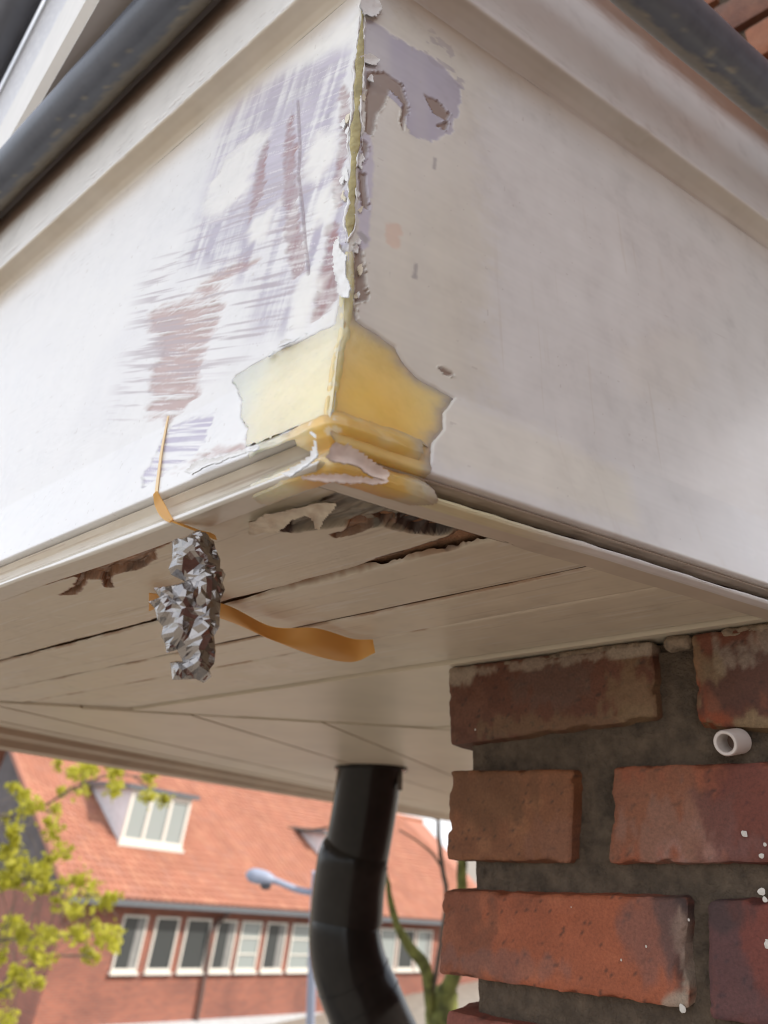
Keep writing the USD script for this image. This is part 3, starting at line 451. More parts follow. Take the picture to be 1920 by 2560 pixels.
flake(d1([(740, 1040), (860, 1030), (1000, 1045), (1140, 1062), (1060, 1082), (900, 1075), (760, 1060)]), plR, 0.004, 0.001, 'paint_flake', M_PINK, 5)
flake(d1([(1140, 800), (1200, 790), (1280, 850), (1275, 880), (1290, 940), (1220, 930), (1150, 870)]), plRf, 0.0008, 0.0008, 'paint_flake', M_PINK, 6)
flake(d1([(1262, 900), (1300, 905), (1310, 960), (1340, 990), (1280, 990), (1255, 960)]), plRf, 0.0015, 0.001, 'paint_flake', M_PLASTER, 7)
flake(d4b([(0, 330), (110, 270), (260, 240), (360, 215), (530, 195), (520, 240), (470, 290), (430, 370), (400, 360), (360, 280), (270, 315), (180, 390), (60, 395), (0, 400)]), plS, 0.0010, 0.0010, 'paint_flake', M_SKIN, 8)
flake(d2([(830, 1290), (870, 1240), (880, 1330), (910, 1345), (905, 1420), (930, 1520), (925, 1560), (880, 1570), (860, 1520), (835, 1420)]), plLf, 0.0022, 0.001, 'plaster_blob', M_PLASTER, 9)
flake(d2([(945, 300), (1000, 290), (1050, 320), (1040, 350), (990, 345), (960, 330)]), plRf, 0.0012, 0.0006, 'plaster_blob', M_PLASTER, 10)
flake(d2([(955, 0), (1040, 0), (1060, 60), (1030, 110), (960, 100), (945, 60)]), plRf, 0.0016, 0.0006, 'plaster_blob', M_PLASTER, 12)
flake(d1([(650, 505), (720, 440), (800, 425), (830, 400), (820, 420), (760, 455), (690, 480), (660, 520)]), plLf, 0.0012, 0.0014, 'paint_flake', M_PLASTER, 13)
flake(d1([(560, 800), (600, 820), (625, 850), (618, 905), (605, 925), (590, 850), (555, 820)]), plLf, 0.0016, 0.0012, 'paint_flake', M_PLASTER, 14)
flake(d1([(300, 1010), (350, 960), (430, 950), (560, 915), (625, 900), (620, 920), (520, 950), (400, 990), (330, 1030)]), plL, 0.0016, 0.0012, 'paint_flake', M_PLASTER, 15)
for i, p in enumerate(([(1180, 815), (1230, 825), (1275, 855), (1280, 862), (1225, 838)], [(700, 935), (760, 925), (775, 945), (768, 955), (745, 938)], [(850, 600), (862, 598), (870, 650), (862, 660)], [(960, 720), (990, 735), (990, 790), (950, 850), (925, 850), (965, 820), (980, 775), (975, 740)], [(735, 715), (750, 720), (745, 740), (730, 738)], [(940, 845), (960, 842), (950, 856), (915, 838), (905, 825)])):
    flake(d1(p), plLf if p[0][0] < 900 else plRf, 0.0022, 0.0005, 'filler_crumb', M_PLASTER, 20+i, res=0.0004)
rg = np.random.default_rng(63)
for i in range(26):
    t = rg.uniform(0, 1); left = rg.uniform() < .45; x, y = 893-30*t+(-rg.uniform(8, 26) if left else rg.uniform(10, 34)), 150+600*t; w_, h_ = rg.uniform(4, 9), rg.uniform(8, 26); k_ = rg.uniform(-4, 4)
    flake([(x-w_, y), (x-w_*.3, y-h_*.6), (x+w_*.6+k_, y-h_), (x+w_, y-h_*.1), (x+w_*.4-k_, y+h_*.9), (x-w_*.6, y+h_*.5)], plLf if left else plRf, 0.0003, rg.uniform(0.0002, 0.0008), 'paint_curl', M_PLASTER if rg.uniform() < .7 else M_SKIN, 100+i, res=0.0004)
# olive filler along the edge of the two boards
zz = np.linspace(0.232, 0.402, 260); ax_ = np.array([corner(-0.168, -0.206)+Z*z for z in zz]); outd = (nL+nR)/np.linalg.norm(nL+nR); th = np.linspace(0, 2*np.pi, 15)[:-1]
wv = 0.0023*(0.8+0.75*fbm(np.c_[zz*60, zz*0, zz*0], 1, 3, 3))*sstep(0.230, 0.245, zz)*(1-0.55*sstep(0.33, 0.39, zz))
ring = ax_[:, None]+(np.cos(th)[None, :, None]*(wv[:, None, None]*0.25)*outd)+np.sin(th)[None, :, None]*wv[:, None, None]*np.cross(Z, outd)+outd*0.0002
V = ring.reshape(-1, 3); V = V+outd*(fbm(V, 300, 3, 4)*0.0006)[:, None]; i = np.arange(259)[:, None]*14; j = np.arange(14)[None]; j2 = (j+1) % 14
part(eaves, 'edge_filler', (V, np.vstack([np.stack([(i+j).ravel(), (i+j2).ravel(), (i+14+j2).ravel()], 1), np.stack([(i+j).ravel(), (i+14+j2).ravel(), (i+14+j).ravel()], 1)])), M_OLIVE, True, label='olive yellow filler run down the corner edge')
for sgn, ks in ((-1, 5), (1, 8)):                                    # white ridges squeezed out at both sides of it
    P = ax_+np.cross(Z, outd)*(sgn*(wv+0.0004+0.0014*fbm(np.c_[zz*120, zz*0, zz*0+ks], 1, 4, ks)))[:, None]+outd*0.0003-outd*0.25*(wv)[:, None]
    part(eaves, 'filler_ridge', tube(P, 0.0010*np.clip(1.9*meshkit.fbm(np.c_[zz*110, zz*0, zz*0+ks], 4, ks)-0.55, 0.08, 1.2)*(1-0.999*(zz > 0.398)), 7), M_PLASTER, True)

# ================================================================== zinc roll and gutter lining
zinc = thing('zinc_gutter', 'dark blue grey zinc gutter edge rolled over the white crown boards', 'gutter', (0, 0.3, 0.5))
RL, RR = (-0.134, 0.503, 0.0158), (-0.155, 0.5065, 0.0158)
for left, (d, z, r), other in ((True, RL, RR), (False, RR, RL)):
    c0 = corner(RL[0], RR[0]); u, n = (uL, nL) if left else (uR, nR); s = np.arange(0, 0.66, 0.004); th = np.linspace(0, 2*np.pi, 41)[:-1]; P = c0[None]+s[:, None]*u+Z*z
    wobble = 0.0006*fbm(np.c_[s*14, s*0, s*0+left], 1, 3, 7)
    V = (P[:, None]+(r+wobble)[:, None, None]*(np.cos(th)[None, :, None]*n+np.sin(th)[None, :, None]*Z)).reshape(-1, 3); ns = len(s); i = np.arange(ns-1)[:, None]*40; j = np.arange(40)[None]; j2 = (j+1) % 40
    fc = np.vstack([np.stack([(i+j).ravel(), (i+j2).ravel(), (i+40+j2).ravel()], 1), np.stack([(i+j).ravel(), (i+40+j2).ravel(), (i+40+j).ravel()], 1)])
    tw = np.tile((th+np.pi) % (2*np.pi)-np.pi, ns); sw = np.repeat(s, 40); rg_ = fbm(np.c_[V*[1, 1, 1]]*1.0, 120, 4, 17); low = sstep(-1.80, -2.0, tw+0.30*rg_)+sstep(2.0, 2.4, tw)
    col = mix(np.broadcast_to([0.105, 0.118, 0.145], V.shape)*(1+0.10*fbm(V, 30, 3, 18)[:, None]), [0.27, 0.245, 0.195], np.clip(low, 0, 1)*(0.8+0.2*rg_)); col = mix(col, [0.30, 0.27, 0.20], sstep(0.42, 0.5, fbm(V, 230, 3, 19))*sstep(-1.0, -1.5, tw)*0.7)
    part(zinc, 'rolled_edge', (V, fc if not left else fc[:, ::-1]), M_ZINC, True, col)
q = [corner(-0.172, -0.212), corner(-0.172, -0.212)+uR*0.70, fd(3.4, 0.04), CF+nL*-0.02+uL*-0.03]
part(zinc, 'gutter_floor', poly_prism([p[:2] for p in q], 0.486, 0.489), M_ZINCP)

# ================================================================== brick pier under the soffit
DW = -0.44
pier = thing('brick_pier', 'weathered red brick pier with deep raked joints under the eaves', 'brick wall', (0.2, 0.6, -5.2))
AX = np.array([-uL, -nL, Z])                                         # along the face to the right, into the wall, up
def wall_xy(q): p = onplane(q, nL, DW); return -p @ uL, p[2]
def brick(x0, x1, z0, z1, dep, seed, tilt=0.0, out=0.0, plane=DW, res=0.0022, rough=1.0):
    x0, x1, z0, z1 = min(x0, x1), max(x0, x1), min(z0, z1), max(z0, z1); nx, nz, ny = max(int((x1-x0)/res), 6), max(int((z1-z0)/res), 6), 10
    V = []; Fc = []; o = 0; sx, sy, sz = (x1-x0)/2, dep/2, (z1-z0)/2
    for axis, (na, nb) in ((0, (ny, nz)), (1, (nx, nz)), (2, (nx, ny))):
        for sg in (-1, 1):
            A_, B_ = np.meshgrid(np.linspace(-1, 1, na), np.linspace(-1, 1, nb)); p = np.zeros((nb, na, 3)); o_ = [k for k in range(3) if k != axis]; p[..., o_[0]], p[..., o_[1]], p[..., axis] = A_, B_, sg
            V.append((p*[sx, sy, sz]).reshape(-1, 3)); Fc.append(grid_faces(nb, na, flip=(sg < 0) != (axis == 1))+o); o += na*nb
    V = np.vstack(V); Fc = np.vstack(Fc); r = 0.0042; inner = np.array([sx, sy, sz])-r; c = np.clip(V, -inner, inner); e = V-c; ln = np.linalg.norm(e, axis=1, keepdims=True); V = c+np.where(ln > 1e-9, e/np.maximum(ln, 1e-9)*r, 0)
    N = e/np.maximum(ln, 1e-9); ce = np.sort(np.abs(V)/[sx, sy, sz], axis=1)[:, 1]; chip = sstep(0.86, 1.0, ce)
    V = V+N*rough*(0.0011*fbm(V+seed*3.1, 60, 4, seed)+0.0005*fbm(V+seed, 350, 3, seed+1)-0.0030*chip*sstep(0.05, 0.55, fbm(V+seed*1.7, 75, 3, seed+2)))[:, None]
    ct, st = math.cos(tilt), math.sin(tilt); V = np.stack([V[:, 0]*ct-V[:, 2]*st, V[:, 1], V[:, 0]*st+V[:, 2]*ct], 1)+[(x0+x1)/2, dep/2-out, (z0+z1)/2]
    return V @ AX+nL*plane, (Fc if np.linalg.det(AX) > 0 else Fc[:, ::-1])
def qbrick(quad, dep, seed, out=0.0, res=0.0016):
    w = [np.array(wall_xy(q)) for q in quad]; TL, TR, BR_, BL_ = w; x0, x1 = (TL[0]+BL_[0])/2, (TR[0]+BR_[0])/2; z0, z1 = (BL_[1]+BR_[1])/2, (TL[1]+TR[1])/2
    v, f = brick(x0, x1, z0, z1, dep, seed, 0.0, out, res=res, rough=1.35); l = (v-nL*DW) @ AX.T; u = np.clip((l[:, 0]-x0)/(x1-x0), 0, 1); t = np.clip((l[:, 2]-z0)/(z1-z0), 0, 1)
    b = lambda k: (1-u)*((1-t)*BL_[k]+t*TL[k])+u*((1-t)*BR_[k]+t*TR[k]); l[:, 0] += b(0)-(x0+u*(x1-x0)); l[:, 2] += b(1)-(z0+t*(z1-z0)); return l @ AX+nL*DW, f
M_BRV = mat('old_brick', {'a': ('attribute', {'attribute': 'col'}), 'g': ('geometry', {}), 'f': ('noise_texture', {'scale': 650, 'detail': 5, 'roughness': 0.75}), 'h': ('noise_texture', {'scale': 170, 'detail': 5, 'roughness': 0.7}), 'ad': ('math', {'math_type': 'add'}),
    'fr': ('rgb_ramp', {'ramp': [(0.3, (0.70, 0.70, 0.70)), (0.65, (1.14, 1.14, 1.14))]}), 'y': ('mix_color', {'blend_type': 'multiply', 'fac': 1.0, 'use_clamp_result': False}), 'b': ('bump', {'strength': 0.5, 'distance': 0.0014}), 'p': ('principled_bsdf', {'roughness': 0.68, 'specular_ior_level': 0.45})},
    [('g.position', 'f.vector'), ('g.position', 'h.vector'), ('f.fac', 'ad.value1'), ('h.fac', 'ad.value2'), ('ad.value', 'b.height'), ('b.normal', 'p.normal'), ('f.fac', 'fr.fac'), ('a.color', 'y.a'), ('fr.color', 'y.b'), ('y.result', 'p.base_color')])
def bcol(v, tone, seed, stains=()):
    tone = np.array(tone); l = (v-nL*DW) @ AX.T; n1, n2 = fbm(l, 22, 4, seed), fbm(l, 75, 4, seed+1); n3 = fbm(l*[1, 1, .35], 150, 4, seed+2)
    c = tone*(1+0.18*n1[:, None]+0.16*n2[:, None]); c = mix(c, tone*[1.25, 1.45, 1.5]*1.1, sstep(0.15, 0.6, n2-n1)*0.45); c = mix(c, [0.07, 0.042, 0.03], sstep(0.25, 0.7, fbm(l, 34, 5, seed+3))*0.28)
    c = mix(c, [0.03, 0.02, 0.016], sstep(0.44, 0.5, fbm(l, 420, 2, seed+4))*0.7)
    for q, rx, rz, cc, am, rag in stains:
        x, z = wall_xy(q); d = np.sqrt(((l[:, 0]-x)/rx)**2+((l[:, 2]-z)/rz)**2)+rag*n3; c = mix(c, cc, (1-sstep(0.6, 1.05, d))*am)
    return np.clip(c, 0.01, 1)
LIME, TAN, BLK, RUST = (0.36, 0.29, 0.22), (0.24, 0.165, 0.085), (0.035, 0.026, 0.026), (0.27, 0.06, 0.02)
QB = [([(1117, 1666), (1632, 1596), (1648, 1797), (1122, 1868)], (0.125, 0.047, 0.026), [((1580, 1730), .022, .022, TAN, .5, 1.2), ((1390, 1690), .03, .03, (0.12, 0.07, 0.05), .6, .9), ((1420, 1648), .10, .004, LIME, .6, 1.3), ((1135, 1690), .016, .009, LIME, .8, .9), ((1600, 1610), .03, .007, LIME, .7, 1.2), ((1420, 1810), .08, .01, TAN, .35, 1.2)]),
      ([(1722, 1584), (2060, 1542), (2070, 1832), (1742, 1819)], (0.165, 0.052, 0.026), [((1790, 1800), .02, .008, RUST, .8, .9), ((1745, 1720), .006, .03, RUST, .7, .9), ((1860, 1700), .03, .035, (0.06, 0.028, 0.02), .7, .8), ((1880, 1600), .035, .012, LIME, .5, 1.9), ((1890, 1810), .03, .006, TAN, .8, 1.4), ((1740, 1640), .012, .02, TAN, .6, 1.3)]),
      (d7([(285, 388), (832, 378), (818, 796), (268, 784)]), (0.215, 0.084, 0.036), [((1400, 2100), .03, .02, (0.22, 0.095, 0.055), .6, .9), ((1210, 1990), .05, .022, (0.12, 0.055, 0.022), .6, .7)]),
      (d7([(985, 366), (1850, 338), (1850, 796), (966, 800)]), (0.28, 0.086, 0.042), [((1720, 2100), .035, .022, (0.32, 0.20, 0.17), .6, 1.3), ((1600, 2020), .05, .03, (0.20, 0.085, 0.045), .6, 1.0), ((1890, 2050), .03, .05, (0.11, 0.03, 0.026), .7, .7)]),
      (d7([(252, 902), (1318, 930), (1330, 1436), (230, 1276)]), (0.33, 0.094, 0.042), [((1690, 2270), .011, .016, BLK, .95, .6), ((1700, 2360), .011, .03, (0.05, 0.03, 0.026), .9, .8), ((1718, 2420), .005, .028, LIME, .8, 1.2), ((1640, 2330), .02, .03, (0.17, 0.085, 0.07), .6, .7), ((1150, 2330), .03, .05, (0.16, 0.062, 0.034), .6, .7), ((1240, 2405), .05, .008, (0.20, 0.10, 0.08), .5, .9), ((1705, 2525), .012, .010, LIME, .8, 1.0)]),
      (d7([(1392, 944), (1850, 938), (1850, 1540), (1400, 1470)]), (0.20, 0.062, 0.042), [((1830, 2400), .03, .05, (0.06, 0.034, 0.04), .7, .8), ((1900, 2290), .012, .03, (0.19, 0.045, 0.028), .7, .9), ((1800, 2270), .02, .01, BLK, .6, .9)])]
for i, (quad, tone, st_) in enumerate(QB):
    m = qbrick(quad, 0.10, 31+i*5, 0.0008*(i % 3)); part(pier, 'brick', m, M_BRV, True, bcol(m[0], tone, 40+i*9, st_))
e = lambda q: wall_xy(q)
xl = e((1117, 1760))[0]; pitch = 0.0665
z4 = e((1200, 2540))[1]
for k in range(5):
    for x0, w, m in (((0, 0.105, 3), (0.119, 0.205, 2), (0.337, 0.205, 0)) if k % 2 == 0 else ((0, 0.158, 2), (0.172, 0.205, 1), (0.39, 0.15, 3))):
        m_ = brick(xl+x0-0.004, xl+x0+w, z4-k*pitch-0.053, z4-k*pitch, 0.10, 90+k*7+int(x0*50), -0.012, 0.0006*k, res=0.003, rough=1.3); part(pier, 'brick', m_, M_BRV, True, bcol(m_[0], [(0.125, 0.047, 0.026), (0.215, 0.084, 0.036), (0.28, 0.09, 0.05), (0.20, 0.062, 0.042)][m], 140+k*9+int(x0*50)))
xr = xl+0.60
def rough_sheet(x0, x1, z0, z1, dep, step, seed, amp):
    X, Zz = np.meshgrid(np.arange(x0, x1, step), np.arange(z0, z1, step)); P = np.stack([X.ravel(), np.full(X.size, dep), Zz.ravel()], 1); P[:, 1] += amp*fbm(P, 60, 4, seed)+amp*0.5*fbm(P, 260, 3, seed+1); return P @ AX+nL*DW, grid_faces(*X.shape, flip=False)
core = box((xl+0.0165, 0.012, z4-5*pitch), (xr, 0.20, ZS-0.001), AX, nL*DW)
part(pier, 'mortar_joints', join(core, rough_sheet(xl+0.0155, xr, z4-5*pitch, ZS-0.004, 0.0085, 0.0025, 5, 0.0022)), M_MORTAR, 40)
for i, (qa, w, hgt) in enumerate((((1250, 1650), 0.10, 0.0030), ((1655, 1590), 0.016, 0.007), ((1800, 1580), 0.10, 0.0035))):
    x, z = wall_xy(qa); P = brick(x, x+w, ZS-hgt, ZS+0.001, 0.012, 200+i, 0, 0.0006, res=0.001, rough=1.8); part(pier, 'mortar_smear', P, plain(f'old_mortar_{"abcd"[i]}', (0.25, 0.19, 0.135), 0.9, var=0.5, scale=160, bump=0.8, bscale=500, dist=0.002), True)
M_FARBR = mat('pier_lower_brick', {'tc': ('geometry', {}), 'm': ('mapping', {'rotation': (math.radians(90), 0, 0)}), 'b': ('brick_texture', {'scale': 1.0, 'brick_width': 0.22, 'row_height': 0.0665, 'mortar_size': 0.007, 'color1': (0.27, 0.09, 0.05), 'color2': (0.20, 0.075, 0.05), 'mortar': (0.15, 0.13, 0.11)}), 'p': ('principled_bsdf', {'roughness': 0.8})}, [('tc.position', 'm.vector'), ('m.vector', 'b.vector'), ('b.color', 'p.base_color')])
part(pier, 'lower_wall', box((xl, 0.001, -5.2), (xr, 0.20, z4-5*pitch-0.001), AX, nL*DW), M_FARBR, False)
part(pier, 'side_wall', box((xl+0.018, 0.202, -5.2), (xl+0.22, 2.2, ZS-0.002), AX, nL*DW), M_FARBR, False)
# drops of white paint on the bricks
rg = np.random.default_rng(8)
for q, s in (((1862, 2084), .0030), ((1905, 2140), .0026), ((1905, 2230), .0034), ((1912, 2250), .0022), ((1918, 2360), .0050), ((1704, 2521), .0036), ((1915, 2280), .0018), ((1912, 2112), .0016), ((1722, 2300), .0014), ((1190, 2068), .0008), ((1615, 2366), .0010), ((1188, 1824), .0010), ((1428, 2268), .0008), ((1553, 2400), .0010)):
    P = onplane(q, nL, DW+0.0012); b = trimesh.creation.icosphere(2, s/2); b.vertices *= 1+0.85*fbm(b.vertices+q[0], 420, 3, 3)[:, None]; L_ = b.vertices @ np.eye(3); b.vertices = L_[:, :1]*uL*0.9+L_[:, 1:2]*nL*0.18+L_[:, 2:]*Z*1.1+P
    part(pier, 'paint_splash', b, M_SPLASH, True)

# upper house wall behind the gutter (top right corner of the view)
DU = -0.66
upper = thing('upper_brick_wall', 'red brick house wall rising behind the zinc gutter at top right', 'brick wall', (1.0, 0.6, -5.2))
pu = onplane((1850, 60), nL, DU); xu, zu = -pu @ uL, pu[2]
for k in range(-4, 5):
    for j in range(-1, 4):
        x0 = xu-0.06+j*0.222+(0.111 if k % 2 else 0)-0.05; part(upper, 'brick', brick(x0, x0+0.208, zu+k*0.0665, zu+k*0.0665+0.054, 0.10, 300+k*11+j*3, 0, 0, plane=DU, res=0.007), M_BR[(k*2+j) % 3], True)
part(upper, 'mortar_joints', box((xu-0.16, 0.010, zu-0.30), (xu+0.78, 0.2, zu+0.36), AX, nL*DU), M_MORTAR, False)
part(upper, 'wall_and_added_wing', join(box((xu-0.16, 0.001, zu+0.361), (xu+6, 0.2, zu+3.4), AX, nL*DU), box((xu+0.781, 0.001, -5.2-0.0), (xu+6, 0.2, zu+0.36), AX, nL*DU), box((xu+2.1, -2.2, -5.2), (xu+2.3, -0.001, zu+0.7), AX, nL*DU), box((xu-0.16, 0.201, 0.55), (xu+0.04, 2.0, zu+3.4), AX, nL*DU)), M_FARBR, False)  # includes an unseen wing, added to block sky light from the right fascia

# ================================================================== things on and under the eaves
plug = thing('plastic_plug', 'short white plastic tube plugged into the wall joint between bricks', 'plug', onplane((1845, 1866), nL, DW-0.004))
p0 = onplane((1848, 1852), nL, DW-0.004); ax0 = nL*0.97+np.array([-0.12, -0.1, -0.12]); ax0 /= np.linalg.norm(ax0); p1 = onplane((1812, 1858), nL, DW+0.011); ax0 = (p1-p0)/np.linalg.norm(p1-p0); Lp = np.linalg.norm(p1-p0)
prof = [(0.0068, 0), (0.0068, Lp-.0008), (0.0062, Lp), (0.0052, Lp), (0.0046, Lp-.0006), (0.0046, 0.003)]; a_ = np.cross(ax0, Z); a_ /= np.linalg.norm(a_); b_ = np.cross(ax0, a_); th = np.linspace(0, 2*np.pi, 33)
V = np.array([p0+ax0*y+r*(math.cos(t)*a_+math.sin(t)*b_) for r, y in prof for t in th])
part(plug, 'tube_wall', (V, grid_faces(len(prof), 33)), plain('plug_plastic', (0.62, 0.56, 0.52), 0.4, var=0.05), 50)
part(plug, 'tube_bottom', (np.vstack([[p0+ax0*.004], [p0+ax0*.004+.0047*(math.cos(t)*a_+math.sin(t)*b_) for t in th]]), np.array([[0, i, i+1] for i in range(1, 33)])), plain('plug_inside', (0.2, 0.13, 0.1), 0.7), False)

# crumpled foil hanging under the left moulding
FO = d4([(742, 352), (800, 335), (850, 305), (880, 318), (925, 352), (930, 380), (952, 430), (950, 470), (975, 495), (962, 530), (972, 560), (955, 600), (950, 660), (948, 720), (925, 760), (932, 830), (925, 880), (905, 905), (914, 935), (880, 962), (845, 945), (745, 950), (735, 875), (760, 868), (790, 870), (765, 820), (720, 832), (712, 790), (695, 760), (705, 720), (680, 690), (668, 640), (642, 612), (690, 595), (664, 552), (700, 550), (770, 535), (800, 525), (740, 495), (728, 470), (745, 430)])
pc = onz((487, 1336), ZS-0.004); vd = np.array([pc[0], pc[1], 0]); vd /= np.linalg.norm(vd); rt = np.array([vd[1], -vd[0], 0]); dF = float(pc @ vd)-0.004
Q = np.array([(p @ rt, p[2]) for p in (onplane(q, vd, dF) for q in FO)]); mn, mx = Q.min(0)-.001, Q.max(0)+.001; st = 0.0008
rg = np.random.default_rng(21); from scipy.spatial import Delaunay
def foil_side(sg, seed):
    rg = np.random.default_rng(seed); P = []
    cand = rg.uniform(mn, mx, (9000, 2)); cs = sdist(cand, Q)
    for p, s_ in zip(cand, cs):
        if s_ > 0.0006 and (not P or min((p[0]-q[0])**2+(p[1]-q[1])**2 for q in P) > (0.0021+0.0022*abs(math.sin(p[0]*310+p[1]*170)))**2): P.append(p)
    rim = []
    for a, b in zip(Q, np.roll(Q, -1, 0)): rim += [a+(b-a)*t for t in np.linspace(0, 1, max(int(np.linalg.norm(b-a)/0.0016), 1), endpoint=False)]
    P = np.vstack([np.array(P), np.array(rim)]); T = Delaunay(P).simplices; T = T[sdist(P[T].mean(1), Q) > 0]; n0 = len(P); P, T = trimesh.remesh.subdivide(np.c_[P, P[:, :1]*0], T); P = P[:, :2]
    s_ = np.clip(sdist(P, Q), 0, None); ta = sstep(0, 0.0012, s_); inf = 0.0062*np.sqrt(np.clip(1-(1-np.clip(s_/0.010, 0, 1))**2, 0, 1)); n = len(P)
    fold = 0.0; W = P+0.0010*np.stack([fbm(np.c_[P, P[:, :1]*0], 150, 2, seed), fbm(np.c_[P, P[:, :1]*0+5], 150, 2, seed+1)], 1)
    for k in range(7):
        t = rg.uniform(0, np.pi); wl = rg.uniform(0.007, 0.018); x = (W @ [math.cos(t), math.sin(t)])/wl+rg.uniform(); fold = fold+0.10*wl*(np.abs((x % 1)-.5)*4-1)*sstep(-0.25, 0.35, fbm(np.c_[P, P[:, :1]*0+k], 75, 2, seed+k+3))
    orig = np.arange(n) < (n-len(T)*0); jit = rg.normal(0, 1, n)*0.00060*np.r_[np.ones(n0), np.full(n-n0, 0.22)]; hgt = inf+ta*(np.clip(fold, -.004, .004)+jit)
    return P[:, :1]*rt+P[:, 1:]*Z+vd*(dF-sg*hgt-0.0001*sg)[:, None], T if np.cross(P[T[0, 1]]-P[T[0, 0]], P[T[0, 2]]-P[T[0, 0]])*sg > 0 else T[:, ::-1]
fA, fB = foil_side(1, 5), foil_side(-1, 9)
foil = single('foil_crumple', join(fA, fB), M_FOIL, 'crumpled strip of aluminium foil hanging from tape under the left moulding', 'foil', smooth=False)

# orange tape: down the fascia, over the moulding and to the foil; another strip under the soffit
def ribbon(C, W, up, thick=0.0004):
    """A thin band: centre line C, half-width vectors W, face normals up."""
    C, W, up = (np.asarray(x, float) for x in (C, W, up)); n = len(C); V = np.vstack([C-W, C+W]); V = np.stack([C-W, C, C+W], 1).reshape(-1, 3); U = np.repeat(up, 3, 0); f = grid_faces(n, 3)
    return join((V+U*thick/2, f), (V-U*thick/2, f[:, ::-1]))
def lerp(P, n=40): P = np.asarray(P, float); return catmull(P, n)
tape = thing('orange_tape', 'narrow strip of orange tape down the left fascia holding the foil', 'tape', onplane((420, 1100), nL, -0.160))
def on_board(q, off=0.0006):
    d = -0.165
    for _ in range(6): d = float(np.interp(onplane(q, nL, d)[2], fl[:, 1], fl[:, 0]))
    return onplane(q, nL, d+off)
c = [on_board(q) for q in ((421, 1040), (414, 1075), (404, 1130), (396, 1190), (391, 1232))]
c = lerp(c, 10); part(tape, 'upper_strip', ribbon(c, np.broadcast_to(uL*-0.0009, c.shape)*np.linspace(0.75, 1.25, len(c))[:, None], np.broadcast_to(nL, c.shape)), mat('pale_tape', {'d': ('principled_bsdf', {'base_color': (0.80, 0.60, 0.34), 'roughness': 0.45})}, [], 'd.BSDF'), 40)
c = [onplane(q, nL, d) for q, d in (((388, 1232), -0.1555), ((397, 1258), -0.1570), ((412, 1285), -0.1560), ((428, 1303), nz+0.0008))]; c = lerp(c, 10); w = 0.0024*np.sin(np.linspace(0.5, 2.7, len(c)))[:, None]
part(tape, 'folded_strip', ribbon(c, (uL*-0.9+Z*0.45)*w, np.broadcast_to(nL, c.shape), 0.0005), M_TAPE, 40)
c = [onz(q, z) for q, z in (((424, 1300), 0.1180), ((455, 1312), 0.1162), ((495, 1327), 0.1150), ((520, 1336), 0.1140), ((540, 1344), 0.1130))]; c = lerp(c, 10)
w = np.interp(np.linspace(0, 1, len(c)), [0, .6, .85, 1], [0.0011, 0.0013, 0.0030, 0.0022])[:, None]; part(tape, 'lower_strip', ribbon(c, w*np.array([-0.3, 0.5, 0.55])/0.8, np.broadcast_to([0, -0.5, -0.8], c.shape), 0.0005), M_TAPE, 40)
tape2 = thing('orange_tape', 'wide curling orange tape hanging below the soffit boards behind the foil', 'tape', onz((800, 1600), ZS-0.006))
edge_up = [((372, 1484), .1130), ((420, 1490), .1135), ((560, 1512), .1140), ((680, 1568), .1150), ((790, 1572), .1150), ((880, 1598), .1160), ((932, 1600), .1165)]
edge_lo = [((372, 1528), .1110), ((420, 1518), .1115), ((560, 1549), .1115), ((680, 1600), .1070), ((790, 1640), .1040), ((880, 1655), .1050), ((938, 1632), .1080)]
A_, B_ = lerp([onz(q, z) for q, z in edge_up], 10), lerp([onz(q, z) for q, z in edge_lo], 10)
k5 = np.linspace(0, 1, 7)[:, None, None]; V = A_[None]*(1-k5)+B_[None]*k5+np.array([0.25, -0.4, -0.9])*(0.0035*np.sin(np.pi*k5)*np.sin(np.linspace(0, np.pi, len(A_)))[None, :, None]); V = V.reshape(-1, 3); f = grid_faces(7, len(A_))
part(tape2, 'tape_band', join((V, f), (V+Z*0.0004, f[:, ::-1])), M_TAPE, 60)

# ================================================================== downpipe
def cz(l, r, y, D): return atdepth(d6b([((l+r)/2, y)])[0], D)
pipe = thing('rainwater_downpipe', 'glossy black downpipe with socket and bend coming out of the soffit', 'downpipe', atdepth(d6b([(640, 1300)])[0], 1.09))
top = [onz(d6b([(712, 120)])[0], ZS+0.02)]; Dp = float(M[2] @ top[0])
pw = lambda w, D: w*0.321/2*D/F
C = [top[0], cz(420, 905, 500, Dp), cz(335, 838, 940, Dp)]; part(pipe, 'straight_pipe', tube(lerp(C, 12), np.interp(np.linspace(0, 1, 25), [0, 1], [pw(500, Dp), pw(505, Dp)]), 40), M_PIPE, 60)
part(pipe, 'ceiling_collar', tube([top[0]-Z*0.0245, top[0]-Z*0.0185], pw(560, Dp), 40), M_PIPE, 40)
C = [cz(312, 842, 925, Dp), cz(292, 840, 945, Dp-.004), cz(252, 815, 1180, Dp-.01), cz(232, 803, 1400, Dp-.02)]; C = lerp(C, 10); R = np.interp(np.linspace(0, 1, len(C)), [0, .05, .08, 1], [pw(500, Dp), pw(540, Dp), pw(552, Dp), pw(566, Dp-.02)]); part(pipe, 'pipe_socket', tube(C, R, 40), M_PIPE, 50)
C = [cz(236, 798, 1385, Dp-.02), cz(233, 776, 1500, Dp-.03), cz(255, 805, 1700, Dp-.045), cz(285, 885, 1880, Dp-.055), cz(330, 985, 2050, Dp-.065), cz(390, 1085, 2250, Dp-.075), cz(470, 1180, 2450, Dp-.085)]
C = lerp(C, 10); R = np.interp(np.linspace(0, 1, len(C)), [0, 0.3, 1], [pw(545, Dp-.03), pw(575, Dp-.05), pw(620, Dp-.08)]); part(pipe, 'pipe_bend', tube(C, R, 44), M_PIPE, 60)
